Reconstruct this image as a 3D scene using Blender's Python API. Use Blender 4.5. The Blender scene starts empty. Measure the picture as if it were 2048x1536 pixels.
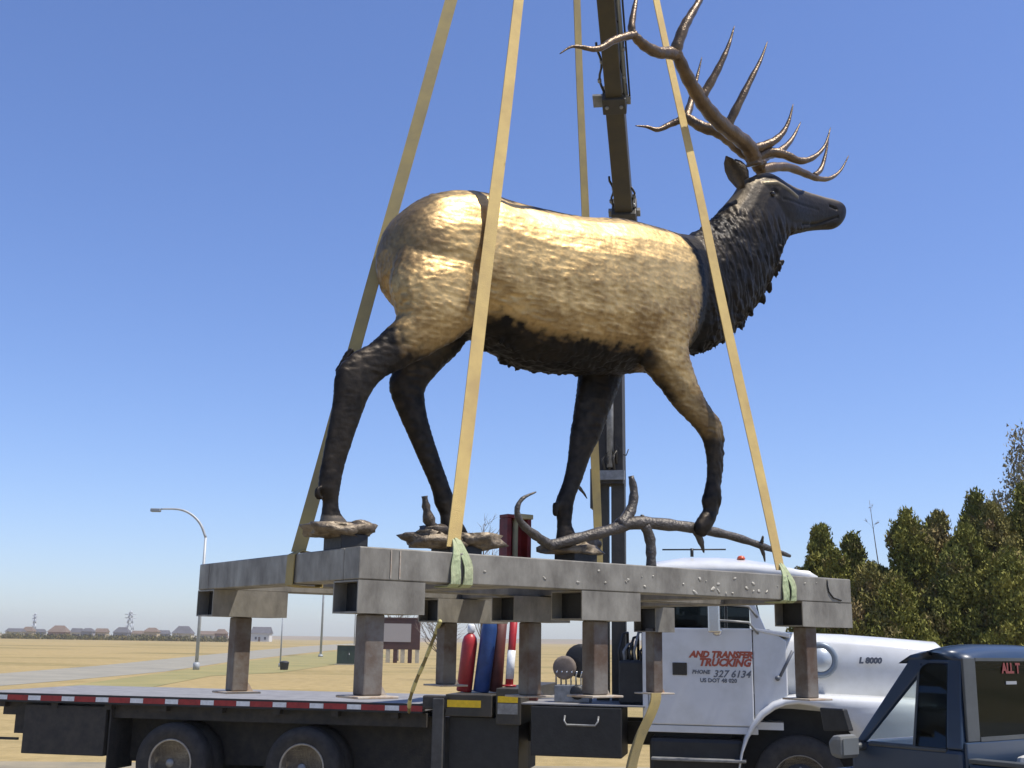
import bpy, bmesh, math, random
from mathutils import Vector, Matrix, noise
R = math.radians
SC = bpy.context.scene
COL = SC.collection
random.seed(7)

# ------------------------------------------------------------------ camera
W, H, FPX, HY, ROLL = 2048, 1536, 2300.0, 1282.0, R(0.9)
CAMZ = 2.0
_p = math.atan((HY - H / 2) / FPX)
_F = Vector((0, math.cos(_p), math.sin(_p))); _U0 = Vector((0, -math.sin(_p), math.cos(_p))); _R0 = Vector((1, 0, 0))
_Rv = _R0 * math.cos(ROLL) + _U0 * math.sin(ROLL)
_Uv = _U0 * math.cos(ROLL) - _R0 * math.sin(ROLL)
CO = Vector((0, 0, CAMZ))
cd = bpy.data.cameras.new('camera'); cam = bpy.data.objects.new('camera', cd); COL.objects.link(cam)
cd.sensor_width = 36; cd.lens = 36 * FPX / W; cd.clip_start = 0.05; cd.clip_end = 6000
m = Matrix.Identity(4)
for i in range(3):
    m[i][0] = _Rv[i]; m[i][1] = _Uv[i]; m[i][2] = -_F[i]; m[i][3] = CO[i]
cam.matrix_world = m
SC.camera = cam

# ------------------------------------------------------------------ sky, sun, exposure
SUN_EL, SUN_AZ = 64.0, -14.0            # azimuth measured from +X towards +Y
wd = bpy.data.worlds.new('World'); SC.world = wd; wd.use_nodes = True
nt = wd.node_tree; nt.nodes.clear()
sky = nt.nodes.new('ShaderNodeTexSky'); sky.sky_type = 'NISHITA'; sky.sun_disc = False
sky.sun_elevation = R(SUN_EL); sky.sun_rotation = R(90 - SUN_AZ)
sky.altitude = 300; sky.air_density = 1.0; sky.dust_density = 0.7; sky.ozone_density = 3.0
hs = nt.nodes.new('ShaderNodeHueSaturation'); hs.inputs['Hue'].default_value = 0.505; hs.inputs['Saturation'].default_value = 1.06
bg = nt.nodes.new('ShaderNodeBackground'); bg.inputs[1].default_value = 0.15
wo = nt.nodes.new('ShaderNodeOutputWorld')
gm = nt.nodes.new('ShaderNodeGamma'); gm.inputs[1].default_value = 0.90            # softens the clear sky's range from zenith to horizon, all round
ml = nt.nodes.new('ShaderNodeMix'); ml.data_type = 'RGBA'; ml.blend_type = 'MULTIPLY'; ml.inputs[0].default_value = 1; ml.inputs[7].default_value = (0.70, 0.752, 0.92, 1)
nt.links.new(sky.outputs[0], gm.inputs[0]); nt.links.new(gm.outputs[0], ml.inputs[6]); nt.links.new(ml.outputs[2], hs.inputs['Color']); nt.links.new(hs.outputs[0], bg.inputs[0]); nt.links.new(bg.outputs[0], wo.inputs[0])
sd = bpy.data.lights.new('sun', 'SUN'); sun = bpy.data.objects.new('sun', sd); COL.objects.link(sun)
sd.energy = 4.0; sd.angle = R(0.6); sd.color = (1.0, 0.95, 0.86)
_s = Vector((math.cos(R(SUN_AZ)) * math.cos(R(SUN_EL)), math.sin(R(SUN_AZ)) * math.cos(R(SUN_EL)), math.sin(R(SUN_EL))))
sun.rotation_euler = _s.to_track_quat('Z', 'Y').to_euler(); sun.location = (20, -5, 30)
SC.view_settings.view_transform = 'Standard'; SC.view_settings.look = 'None'
SC.view_settings.exposure = 0.55; SC.view_settings.gamma = 1.0; SC.view_settings.use_curve_mapping = False
SC.render.engine = 'CYCLES'

# ------------------------------------------------------------------ surveying helpers: where a sighted point lies in the place
def ray(x, y): return _F + _Rv * ((x - W / 2) / FPX) - _Uv * ((y - H / 2) / FPX)
def on_plane(x, y, P, n):
    d = ray(x, y); return CO + d * (((Vector(P) - CO).dot(n)) / d.dot(n))
def at_y(x, y, Y):
    d = ray(x, y); return CO + d * (Y / d.y)
def on_z(x, y, z=0.0): return on_plane(x, y, (0, 0, z), Vector((0, 0, 1)))

# ------------------------------------------------------------------ materials
M = {}
def mat(name, col, rough=0.6, metal=0.0, var=0.0, scale=6.0, col2=None, bump=0.0, bscale=40.0, spec=0.5, coat=0.0, stretch=None, detail=5.0, lo=0.35, hi=0.65, rvar=0.0):
    mt = bpy.data.materials.new(name); mt.use_nodes = True
    n = mt.node_tree; b = n.nodes['Principled BSDF']
    b.inputs['Roughness'].default_value = rough; b.inputs['Metallic'].default_value = metal
    b.inputs['Specular IOR Level'].default_value = spec; b.inputs['Coat Weight'].default_value = coat
    c1 = (*col, 1)
    tc = n.nodes.new('ShaderNodeTexCoord'); mp = n.nodes.new('ShaderNodeMapping')
    n.links.new(tc.outputs['Object'], mp.inputs[0])
    if stretch: mp.inputs['Scale'].default_value = stretch
    if col2 is None and var > 0: col2 = tuple(max(0, c * (1 - var)) for c in col)
    if col2 is not None:
        nz = n.nodes.new('ShaderNodeTexNoise'); nz.inputs['Scale'].default_value = scale; nz.inputs['Detail'].default_value = detail; nz.inputs['Roughness'].default_value = 0.65
        rp = n.nodes.new('ShaderNodeValToRGB'); rp.color_ramp.elements[0].position = lo; rp.color_ramp.elements[1].position = hi
        rp.color_ramp.elements[0].color = c1; rp.color_ramp.elements[1].color = (*col2, 1)
        n.links.new(mp.outputs[0], nz.inputs['Vector']); n.links.new(nz.outputs[0], rp.inputs[0]); n.links.new(rp.outputs[0], b.inputs['Base Color'])
        if rvar:
            mr = n.nodes.new('ShaderNodeMapRange'); mr.inputs[1].default_value = .3; mr.inputs[2].default_value = .7
            mr.inputs[3].default_value = rough - rvar; mr.inputs[4].default_value = rough + rvar
            n.links.new(nz.outputs[0], mr.inputs[0]); n.links.new(mr.outputs[0], b.inputs['Roughness'])
    else:
        b.inputs['Base Color'].default_value = c1
    if bump > 0:
        nb = n.nodes.new('ShaderNodeTexNoise'); nb.inputs['Scale'].default_value = bscale; nb.inputs['Detail'].default_value = 4
        bp = n.nodes.new('ShaderNodeBump'); bp.inputs['Strength'].default_value = bump; bp.inputs['Distance'].default_value = 0.02
        n.links.new(mp.outputs[0], nb.inputs['Vector']); n.links.new(nb.outputs[0], bp.inputs['Height']); n.links.new(bp.outputs[0], b.inputs['Normal'])
    M[name] = mt
    return mt
def glass(name, col, tint=0.5):
    mt = bpy.data.materials.new(name); mt.use_nodes = True; n = mt.node_tree; n.nodes.clear()
    o = n.nodes.new('ShaderNodeOutputMaterial'); t = n.nodes.new('ShaderNodeBsdfTransparent'); g = n.nodes.new('ShaderNodeBsdfGlossy')
    t.inputs[0].default_value = (*col, 1); g.inputs['Roughness'].default_value = 0.03; g.inputs[0].default_value = (.62, .75, .9, 1)
    f0 = n.nodes.new('ShaderNodeLayerWeight'); f0.inputs[0].default_value = .25; f = n.nodes.new('ShaderNodeMapRange'); f.inputs[3].default_value = .03; f.inputs[4].default_value = .12; n.links.new(f0.outputs['Facing'], f.inputs[0])
    x = n.nodes.new('ShaderNodeMixShader'); n.links.new(f.outputs[0], x.inputs[0]); n.links.new(t.outputs[0], x.inputs[1]); n.links.new(g.outputs[0], x.inputs[2]); n.links.new(x.outputs[0], o.inputs[0])
    M[name] = mt
def attr_mat(name, rough, metal, bump, bscale, attr='tint', rough2=None, spec=0.5, bdist=0.01):
    mt = bpy.data.materials.new(name); mt.use_nodes = True; n = mt.node_tree; b = n.nodes['Principled BSDF']
    a = n.nodes.new('ShaderNodeAttribute'); a.attribute_name = attr
    b.inputs['Roughness'].default_value = rough; b.inputs['Metallic'].default_value = metal; b.inputs['Specular IOR Level'].default_value = spec
    n.links.new(a.outputs['Color'], b.inputs['Base Color'])
    if bump:
        tc = n.nodes.new('ShaderNodeTexCoord'); nb = n.nodes.new('ShaderNodeTexNoise'); nb.inputs['Scale'].default_value = bscale; nb.inputs['Detail'].default_value = 5
        bp = n.nodes.new('ShaderNodeBump'); bp.inputs['Strength'].default_value = bump; bp.inputs['Distance'].default_value = bdist
        n.links.new(tc.outputs['Object'], nb.inputs['Vector']); n.links.new(nb.outputs[0], bp.inputs['Height']); n.links.new(bp.outputs[0], b.inputs['Normal'])
        if rough2 is not None:
            mr = n.nodes.new('ShaderNodeMapRange'); mr.inputs[1].default_value = .3; mr.inputs[2].default_value = .7; mr.inputs[3].default_value = rough; mr.inputs[4].default_value = rough2
            n.links.new(nb.outputs[0], mr.inputs[0]); n.links.new(mr.outputs[0], b.inputs['Roughness'])
    M[name] = mt
    return mt

mat('steel', (.30, .278, .23), .5, .25, stretch=(1, 1, .5), col2=(.135, .122, .10), scale=7, bump=.06, bscale=60, lo=.35, hi=.7, rvar=.1, detail=9)
mat('steel_rusty', (.18, .162, .14), .6, .2, col2=(.10, .062, .04), scale=4, bump=.1, bscale=50, lo=.42, hi=.62, detail=9)
mat('plate', (.42, .37, .30), .6, .1, col2=(.35, .22, .13), scale=14, bump=.2, lo=.45, hi=.7)
mat('slag', (.42, .39, .32), .5, .2, col2=(.4, .38, .33), scale=60, bump=.5, bscale=120)
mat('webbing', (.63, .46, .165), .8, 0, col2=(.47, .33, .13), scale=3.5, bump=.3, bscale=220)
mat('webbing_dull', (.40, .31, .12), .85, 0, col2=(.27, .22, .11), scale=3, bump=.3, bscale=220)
mat('sleeve', (.34, .40, .22), .85, 0, col2=(.42, .44, .26), scale=14, bump=.4, bscale=90, stretch=(1, 1, .3))
mat('black', (.018, .018, .018), .55, 0, var=.5, scale=9, bump=.15)
mat('black_gloss', (.012, .012, .014), .25, 0)
mat('chassis', (.02, .019, .017), .7, 0, col2=(.045, .038, .03), scale=7, bump=.2)
mat('rubber', (.025, .024, .023), .85, 0, col2=(.05, .045, .04), scale=9, bump=.3, bscale=60)
mat('rim', (.42, .38, .30), .5, .2, col2=(.28, .24, .19), scale=8)
mat('white_paint', (.62, .625, .62), .3, 0, col2=(.50, .50, .475), scale=3.2, lo=.45, hi=.8, coat=.3, detail=8)
mat('white_tape', (.75, .76, .75), .45, 0, var=.2, scale=20)
mat('red_tape', (.33, .022, .02), .45, 0, var=.35, scale=14)
mat('yellow_tape', (.80, .52, .01), .5, 0, var=.2, scale=20)
mat('deck', (.24, .235, .23), .75, 0, col2=(.17, .165, .165), scale=4, bump=.3)
mat('crane_olive', (.055, .042, .016), .5, 0, col2=(.036, .028, .013), scale=4, bump=.1)
mat('crane_dark', (.03, .027, .02), .55, 0, col2=(.05, .042, .03), scale=6, bump=.2)
mat('crane_grey', (.28, .28, .27), .5, .3, var=.4, scale=12)
mat('outrig', (.085, .083, .08), .6, .2, col2=(.05, .048, .045), scale=6)
mat('chrome', (.6, .6, .6), .25, .9)
mat('ram', (.35, .38, .40), .3, .6)
mat('red_paint', (.42, .022, .022), .4, 0, var=.35, scale=8)
mat('blue_paint_bottle', (.018, .06, .20), .45, 0, var=.3, scale=8)
mat('maroon', (.13, .03, .022), .6, 0, var=.4, scale=8)
mat('jack_red', (.22, .02, .018), .5, 0, var=.5, scale=12)
mat('cream', (.62, .52, .26), .6, 0, var=.25, scale=10)
mat('rope', (.62, .58, .28), .8, 0, var=.2, scale=50, bump=.4, bscale=200)
mat('rope_dark', (.22, .18, .07), .85, 0, var=.3, scale=50)
mat('decal_red', (.34, .07, .035), .5)
mat('decal_dark', (.10, .11, .13), .5)
mat('sticker_red', (.17, .03, .025), .5)
mat('decal_white', (.25, .26, .27), .5)
mat('grey_ring', (.22, .26, .30), .4, .2, var=.2, scale=9)
mat('ring_disc', (.46, .50, .53), .35, .3)
mat('pickup_blue', (.014, .032, .068), .38, 0, col2=(.022, .040, .070), scale=3.5, coat=.15, detail=8)
mat('pickup_trim', (.06, .066, .068), .5, 0, var=.2, scale=9)
mat('mirror_grey', (.16, .165, .16), .6, 0, var=.2, scale=12)
mat('interior', (.03, .028, .026), .8)
mat('seat_red', (.22, .015, .015), .7)
mat('bed_liner', (.55, .54, .50), .6)
mat('amber', (.55, .09, .03), .35)
mat('lamp_pole', (.42, .44, .45), .5, .15, var=.2, scale=3)
mat('lamp_head', (.22, .25, .28), .5)
mat('utility_green', (.03, .055, .04), .6, 0, var=.3, scale=3)
mat('bin', (.04, .042, .05), .6, 0, var=.3, scale=5)
mat('sign_brown', (.075, .03, .024), .7, 0, var=.3, scale=2)
mat('sign_panel', (.36, .33, .31), .6)
mat('stone_pale', (.5, .45, .33), .8, 0, var=.3, scale=3)
mat('bark', (.10, .075, .055), .9, 0, var=.5, scale=9, bump=.4)
mat('bare_twig', (.20, .16, .13), .9, 0, var=.3, scale=9)
mat('tower_steel', (.42, .45, .48), .6)
glass('glass_clear', (.86, .9, .88))
glass('glass_tint', (.07, .085, .095))

# ------------------------------------------------------------------ mesh builders
class MB:
    def __init__(s): s.v = []; s.f = []; s.smooth = []
    def add(s, vs, fs, sm=False):
        o = len(s.v); s.v += [Vector(v) for v in vs]; s.f += [tuple(i + o for i in f) for f in fs]; s.smooth += [sm] * len(fs); return s
    def hexa(s, p):            # p: 8 corners, bottom 4 ccw then top 4
        return s.add(p, [(0, 3, 2, 1), (4, 5, 6, 7), (0, 1, 5, 4), (1, 2, 6, 5), (2, 3, 7, 6), (3, 0, 4, 7)])
    def box(s, fr, a0, a1, b0, b1, c0, c1):   # fr maps (a,b,c) into world
        return s.hexa([fr(a0, b0, c0), fr(a1, b0, c0), fr(a1, b1, c0), fr(a0, b1, c0), fr(a0, b0, c1), fr(a1, b0, c1), fr(a1, b1, c1), fr(a0, b1, c1)])
    def prism(s, fr, poly, b0, b1):           # poly of (a,c), extruded along b
        n = len(poly); vs = [fr(a, b0, c) for a, c in poly] + [fr(a, b1, c) for a, c in poly]
        return s.add(vs, [tuple(range(n)), tuple(range(2 * n - 1, n - 1, -1))] + [(i, i + n, (i + 1) % n + n, (i + 1) % n) for i in range(n)])
    def loft(s, rings, sm=True):              # rings: lists of equal count of points
        n = len(rings[0]); vs = [p for r in rings for p in r]; fs = []
        for k in range(len(rings) - 1):
            for i in range(n):
                fs.append((k * n + i, k * n + (i + 1) % n, (k + 1) * n + (i + 1) % n, (k + 1) * n + i))
        fs.append(tuple(range(n - 1, -1, -1))); fs.append(tuple((len(rings) - 1) * n + i for i in range(n)))
        return s.add(vs, fs, sm)
    def tube(s, pts, rad, n=8, sm=True):
        pts = [Vector(p) for p in pts]
        if not isinstance(rad, (list, tuple)): rad = [rad] * len(pts)
        rings = []; ref = None
        for i, p in enumerate(pts):
            t = (pts[min(i + 1, len(pts) - 1)] - pts[max(i - 1, 0)]).normalized()
            if ref is None:
                ref = Vector((0, 0, 1)) if abs(t.z) < .9 else Vector((1, 0, 0))
            x = (ref - t * ref.dot(t)).normalized(); y = t.cross(x); ref = x
            rings.append([p + (x * math.cos(2 * math.pi * k / n) + y * math.sin(2 * math.pi * k / n)) * rad[i] for k in range(n)])
        return s.loft(rings, sm)
    def lathe(s, c, axis, prof, n=24, sm=True):   # prof: (along, radius)
        axis = Vector(axis).normalized(); x = axis.orthogonal().normalized(); y = axis.cross(x)
        rings = [[Vector(c) + axis * a + (x * math.cos(2 * math.pi * k / n) + y * math.sin(2 * math.pi * k / n)) * max(r, 1e-4) for k in range(n)] for a, r in prof]
        return s.loft(rings, sm)
    def strip(s, pts, wid, th):               # webbing: pts, width vector per point, thickness
        rings = []
        for i, p in enumerate(pts):
            t = (pts[min(i + 1, len(pts) - 1)] - pts[max(i - 1, 0)]).normalized()
            w = wid[i]; nn = t.cross(w).normalized() * th / 2
            rings.append([p - w / 2 - nn, p + w / 2 - nn, p + w / 2 + nn, p - w / 2 + nn])
        return s.loft(rings, False)
    def build(s, name, material, parent=None, bevel=0.0, fix=True):
        me = bpy.data.meshes.new(name); me.from_pydata([tuple(v) for v in s.v], [], s.f)
        me.polygons.foreach_set('use_smooth', s.smooth)
        if fix:
            bm = bmesh.new(); bm.from_mesh(me); bmesh.ops.recalc_face_normals(bm, faces=bm.faces[:]); bm.to_mesh(me); bm.free()
        me.materials.append(M[material] if isinstance(material, str) else material)
        return link(name, me, parent, bevel)
def link(name, me, parent=None, bevel=0.0):
    o = bpy.data.objects.new(name, me); COL.objects.link(o)
    if parent is not None:
        o.parent = parent; o.matrix_parent_inverse = parent.matrix_world.inverted()
    if bevel > 0:
        b = o.modifiers.new('bevel', 'BEVEL'); b.width = bevel; b.segments = 2; b.limit_method = 'ANGLE'; b.angle_limit = R(40)
    return o
def thing(name, label, cat, loc=(0, 0, 0), group=None):
    o = bpy.data.objects.new(name, None); COL.objects.link(o); o.empty_display_size = .2
    o.location = loc; o.matrix_world = Matrix.Translation(Vector(loc))
    return tag(o, label, cat, group)
def tag(o, label, cat, group=None):
    o['label'] = label; o['category'] = cat
    if group: o['group'] = group
    return o
def structure(o): o['kind'] = 'structure'; return o
def set_tint(o, cols, name='tint'):
    a = o.data.color_attributes.new(name, 'FLOAT_COLOR', 'POINT')
    flat = []
    for c in cols: flat += [c[0], c[1], c[2], 1.0]
    a.data.foreach_set('color', flat)
def catmull(pts, vals, k=5):
    P = []; V = []
    n = len(pts)
    for i in range(n - 1):
        p0, p1, p2, p3 = pts[max(i - 1, 0)], pts[i], pts[i + 1], pts[min(i + 2, n - 1)]
        for j in range(k):
            t = j / k
            P.append(.5 * ((2 * p1) + (p2 - p0) * t + (2 * p0 - 5 * p1 + 4 * p2 - p3) * t * t + (3 * p1 - p0 - 3 * p2 + p3) * t ** 3))
            V.append(vals[i] + (vals[i + 1] - vals[i]) * t)
    P.append(pts[-1]); V.append(vals[-1])
    return P, V
WF = lambda a, b, c: Vector((a, b, c))
def text_mesh(name, body, size, origin, right, up, material, parent, shear=0.0, bold=0.0, align='LEFT'):
    cu = bpy.data.curves.new(name, 'FONT'); cu.body = body; cu.size = size; cu.shear = shear; cu.offset = bold; cu.align_x = align; cu.resolution_u = 2; cu.extrude = .0015
    t = bpy.data.objects.new('text_tmp', cu); COL.objects.link(t)
    bpy.context.view_layer.update()
    me = bpy.data.meshes.new_from_object(t.evaluated_get(bpy.context.evaluated_depsgraph_get()))
    bpy.data.objects.remove(t); bpy.data.curves.remove(cu)
    r = right.normalized(); u = up.normalized(); n = r.cross(u)
    mm = Matrix(((r.x, u.x, n.x, origin.x), (r.y, u.y, n.y, origin.y), (r.z, u.z, n.z, origin.z), (0, 0, 0, 1)))
    me.transform(mm); me.materials.clear(); me.materials.append(M[material]); me.name = name
    return link(name, me, parent)

# ================================================================== GROUND
def ground_material():
    mt = bpy.data.materials.new('dry_grass_ground'); mt.use_nodes = True; n = mt.node_tree; b = n.nodes['Principled BSDF']; b.inputs['Roughness'].default_value = .95; b.inputs['Specular IOR Level'].default_value = .1
    tc = n.nodes.new('ShaderNodeTexCoord')
    def nz(sc, det, st=None):
        x = n.nodes.new('ShaderNodeTexNoise'); x.inputs['Scale'].default_value = sc; x.inputs['Detail'].default_value = det; x.inputs['Roughness'].default_value = .65
        if st:
            mp = n.nodes.new('ShaderNodeMapping'); mp.inputs['Scale'].default_value = st; n.links.new(tc.outputs['Object'], mp.inputs[0]); n.links.new(mp.outputs[0], x.inputs['Vector'])
        else: n.links.new(tc.outputs['Object'], x.inputs['Vector'])
        return x
    a = nz(.05, 8, (.4, 1, 1)); c = nz(1.7, 8)
    r1 = n.nodes.new('ShaderNodeValToRGB'); e = r1.color_ramp.elements
    e[0].position = .36; e[0].color = (.34, .272, .14, 1); e[1].position = .64; e[1].color = (.21, .185, .085, 1)
    x = e.new(.5); x.color = (.38, .298, .15, 1)
    r2 = n.nodes.new('ShaderNodeValToRGB'); r2.color_ramp.elements[0].position = .3; r2.color_ramp.elements[0].color = (.72, .70, .62, 1); r2.color_ramp.elements[1].position = .7; r2.color_ramp.elements[1].color = (1.05, 1.0, .95, 1)
    mx = n.nodes.new('ShaderNodeMix'); mx.data_type = 'RGBA'; mx.blend_type = 'MULTIPLY'; mx.inputs[0].default_value = 1
    n.links.new(a.outputs[0], r1.inputs[0]); n.links.new(c.outputs[0], r2.inputs[0]); n.links.new(r1.outputs[0], mx.inputs[6]); n.links.new(r2.outputs[0], mx.inputs[7]); n.links.new(mx.outputs[2], b.inputs['Base Color'])
    bp = n.nodes.new('ShaderNodeBump'); bp.inputs['Strength'].default_value = .8; bp.inputs['Distance'].default_value = .1; n.links.new(c.outputs[0], bp.inputs['Height']); n.links.new(bp.outputs[0], b.inputs['Normal'])
    M['ground'] = mt
ground_material()
mat('road', (.28, .255, .195), .9, 0, col2=(.22, .205, .16), scale=.4, bump=.1)
mat('lot', (.30, .25, .16), .95, 0, col2=(.20, .175, .12), scale=.8, bump=.5, bscale=14)
mat('verge', (.20, .185, .065), .95, 0, col2=(.28, .23, .085), scale=.25, bump=.5, bscale=3)
g = MB()
gx = [-4000, -400, -120, -40, 0, 40, 120, 400, 4000]; gy = [-60, 0, 20, 60, 150, 400, 1200, 5000]
g.add([(x, y, 0) for y in gy for x in gx], [(j * 9 + i, j * 9 + i + 1, (j + 1) * 9 + i + 1, (j + 1) * 9 + i) for j in range(len(gy) - 1) for i in range(8)])
structure(g.build('ground', 'ground', fix=False))
def sheet(name, pxs, z, material):
    b = MB(); pts = [on_z(x, y, z) for x, y in pxs]; n = len(pts)
    b.add(pts, [tuple(range(n))]); o = b.build(name, material, fix=False)
    if o.data.polygons[0].normal.z < 0: o.data.flip_normals()
    return structure(o)
sheet('road', [(-250, 1392), (120, 1362), (330, 1343), (470, 1322), (640, 1303), (720, 1294), (720, 1286), (600, 1293), (420, 1309), (200, 1331), (0, 1347), (-250, 1368)], .008, 'road')
sheet('road_verge', [(330, 1345), (470, 1325), (640, 1306), (720, 1297), (780, 1312), (680, 1328), (560, 1345), (420, 1352), (300, 1375), (120, 1380), (130, 1372)], .012, 'verge')
lot = MB(); lot.add([(-30, -20, .004), (30, -20, .004), (30, 24, .004), (4, 20, .004), (-12, 19, .004), (-30, 16, .004)], [(0, 1, 2, 3, 4, 5)])
structure(lot.build('gravel_lot', 'lot', fix=False))

# ================================================================== STEEL STAND, hanging from the slings
A0 = at_y(720, 1092, 5.5)
TH = R(36); U = Vector((math.cos(TH), math.sin(TH), 0)); V = Vector((-U.y, U.x, 0)); Z = Vector((0, 0, 1))
L, WD, TB = 3.65, 2.02, .155
ZT = A0.z
def FR(s, v, z): return A0 + U * s + V * v + Z * (z - A0.z)
def s_at(px, py, v): return (on_plane(px, py, FR(0, v, ZT), V) - A0).dot(U)
def z_at(px, py, v): return on_plane(px, py, FR(0, v, ZT), V).z
stand = thing('steel_stand', 'welded grey steel stand of square tubes hanging on four slings under the elk', 'steel stand', FR(L / 2, WD / 2, ZT - .75))
def hollow(fr, a0, a1, b0, b1, c0, c1, t=.008):   # rectangular tube open at both ends along a
    b = MB(); 
    o = [(b0, c0), (b1, c0), (b1, c1), (b0, c1)]; i = [(b0 + t, c0 + t), (b1 - t, c0 + t), (b1 - t, c1 - t), (b0 + t, c1 - t)]
    vs = [fr(a0, *p) for p in o] + [fr(a1, *p) for p in o] + [fr(a0, *p) for p in i] + [fr(a1, *p) for p in i]
    fs = []
    for k in range(4):
        j = (k + 1) % 4
        fs += [(k, j, 4 + j, 4 + k), (8 + k, 12 + k, 12 + j, 8 + j), (k, 8 + k, 8 + j, j), (4 + k, 4 + j, 12 + j, 12 + k)]
    return b.add(vs, fs)
FS = lambda a, b, c: FR(a, b, c)
FV = lambda a, b, c: FR(b, a, c)     # tube running along v
zb = ZT - TB
def beam(name, fr, *a):
    b = MB().box(fr, *a); return b.build(name, 'steel', stand, .006)
beam('near_beam', FS, 0, L, 0, TB, zb, ZT)
beam('far_beam', FS, 0, L, WD - TB, WD, zb, ZT)
beam('end_beam', FV, TB + .002, WD - TB - .002, 0, TB, zb, ZT)
beam('end_beam', FV, TB + .002, WD - TB - .002, L - TB, L, zb, ZT)
for s in (.98, 1.9, 2.75): beam('cross_beam', FV, TB + .002, WD - TB - .002, s - .07, s + .07, zb + .004, ZT - .002)
# weld seams and cast slag on the lit face
for px, w in ((800, .006), (782, .005)):
    s = s_at(px, 1120, 0); MB().box(FS, s - w / 2, s + w / 2, -.004, .002, zb + .01, ZT - .01).build('weld_seam', 'plate', stand)
rs = random.Random(3)
for i in range(34):
    s = rs.uniform(.6, 3.55) if i > 9 else rs.uniform(2.2, 3.1); zz = rs.uniform(zb + .012, ZT - .03); r = rs.uniform(.004, .011) * (1.5 if i < 10 else 1)
    b = MB(); c = FR(s, 0, zz); el = rs.uniform(.8, 2.6); an = rs.uniform(-1, 1); r *= .85
    pts = [(c + (U * math.cos(an) + Z * math.sin(an)) * math.cos(q * .785) * r * el * rs.uniform(.6, 1.3) + (Z * math.cos(an) - U * math.sin(an)) * math.sin(q * .785) * r * rs.uniform(.5, 1.2)) for q in range(8)]
    b.loft([[p + V * .002 for p in pts], [p - V * .002 for p in pts], [c.lerp(p, .5) - V * .004 for p in pts]]); b.build('weld_spatter', 'slag', stand)
s0 = s_at(1655, 1180, 0)
pts = [FR(s0, -.004, ZT - .012), FR(s0 - .002, -.004, ZT - .05), FR(s0 + .01, -.004, ZT - .09), FR(s0 + .05, -.004, ZT - .125), FR(s0 + .13, -.004, ZT - .14)]
MB().tube(pts, .0045, 6).build('cable_loop', 'black', stand)
# short open tubes under the beams, each on a post with a foot plate
def stub(name, s0, s1, v0, v1, z0=None, z1=None, m='steel'):
    z0 = z0 or zb - .157; z1 = z1 or zb - .002
    o = hollow(FS, s0, s1, v0, v1, z0, z1).build(name, m, stand)
    MB().box(FS, s0 + .07, s0 + .078, v0 + .009, v1 - .009, z0 + .009, z1 - .009).build('shade_plate', 'black', o)  # black sheet added inside the open tube, standing in for its inner shade
    return o
def post(pxc, v, pybot, hw=.052, m='steel_rusty', top=None, plate=.11, zbot=None):
    s = s_at(pxc, 1300, v); z0 = zbot if zbot else z_at(pxc, pybot, v); z1 = (top or zb - .159)
    o = MB().box(FS, s - hw, s + hw, v - hw, v + hw, z0 + .012, z1).build('post', m, stand, .008)
    p = MB().box(FS, s - plate, s + plate, v - plate, v + plate, z0, z0 + .0115).build('foot_plate', 'plate', o, .003)
    # gusset at the foot
    MB().prism(FS, [(s + hw, z0 + .012), (s + plate * .95, z0 + .012), (s + hw, z0 + .09)], v - .006, v + .006).build('gusset', 'plate', o)
    return s
s = post(738, .10, 1396); stub('tube_stub', 0, s_at(850, 1190, 0), 0, .25)
s = post(1190, .10, 1394); stub('tube_stub', s_at(1164, 1210, 0), s_at(1281, 1210, 0), 0, .27)
s = post(1611, .10, 1400); stub('tube_stub', s_at(1606, 1240, 0), L, 0, .23)
s = post(478, WD - .12, 1386); stub('tube_stub', 0, s_at(575, 1210, WD - .25), WD - .25, WD)
s = post(893, WD - .12, 1372); stub('tube_stub', s - .16, s + .42, WD - .25, WD)
s = post(1060, 1.02, 1394); stub('tube_stub', s - .20, s + .24, .92, 1.16)
s = post(1308, WD - .12, 1388, .048); stub('tube_stub', s - .10, s + .10, WD - .25, WD, zb - .19)
beam('middle_beam', FS, TB + .002, L - TB - .002, .98, 1.10, zb - .001, ZT - .006)
# square pads that carry the cast feet
def pad(s0, s1, v0, v1, z0, z1, m='black'):
    return MB().box(FS, s0, s1, v0, v1, z0, z1).build('mount_pad', m, stand, .003)

# ================================================================== BRONZE ELK
VE = .53                                    # the elk's middle plane above the stand
NE = -V                                     # towards its right flank
def E(px, py, l=0.0): return on_plane(px, py, FR(0, VE - l, ZT), V)
elk = thing('elk_statue', 'larger than life bronze bull elk with gold flanks, dark neck and wide antlers', 'statue', FR(1.6, VE, ZT + .03))
def ring(t, b, w, l, n=20, ex=2.3, flat=1.0):
    T = E(t[0], t[1], l); B = E(b[0], b[1], l); c = (T + B) / 2; a = (T - B) / 2; out = []
    for k in range(n):
        q = 2 * math.pi * k / n; cs, sn = math.cos(q), math.sin(q)
        f = lambda x: math.copysign(abs(x) ** (2 / ex), x)
        wl = w * (1.0 if cs > 0 else flat)
        out.append(c + a * f(cs) + NE * (wl * f(sn)))
    return out
def smooth_rings(rs_, k=3):
    n = len(rs_[0]); out = []
    cols = []
    for i in range(n):
        P, _ = catmull([r[i] for r in rs_], [0] * len(rs_), k); cols.append(P)
    for j in range(len(cols[0])): out.append([cols[i][j] for i in range(n)])
    return out
body = MB()
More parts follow.
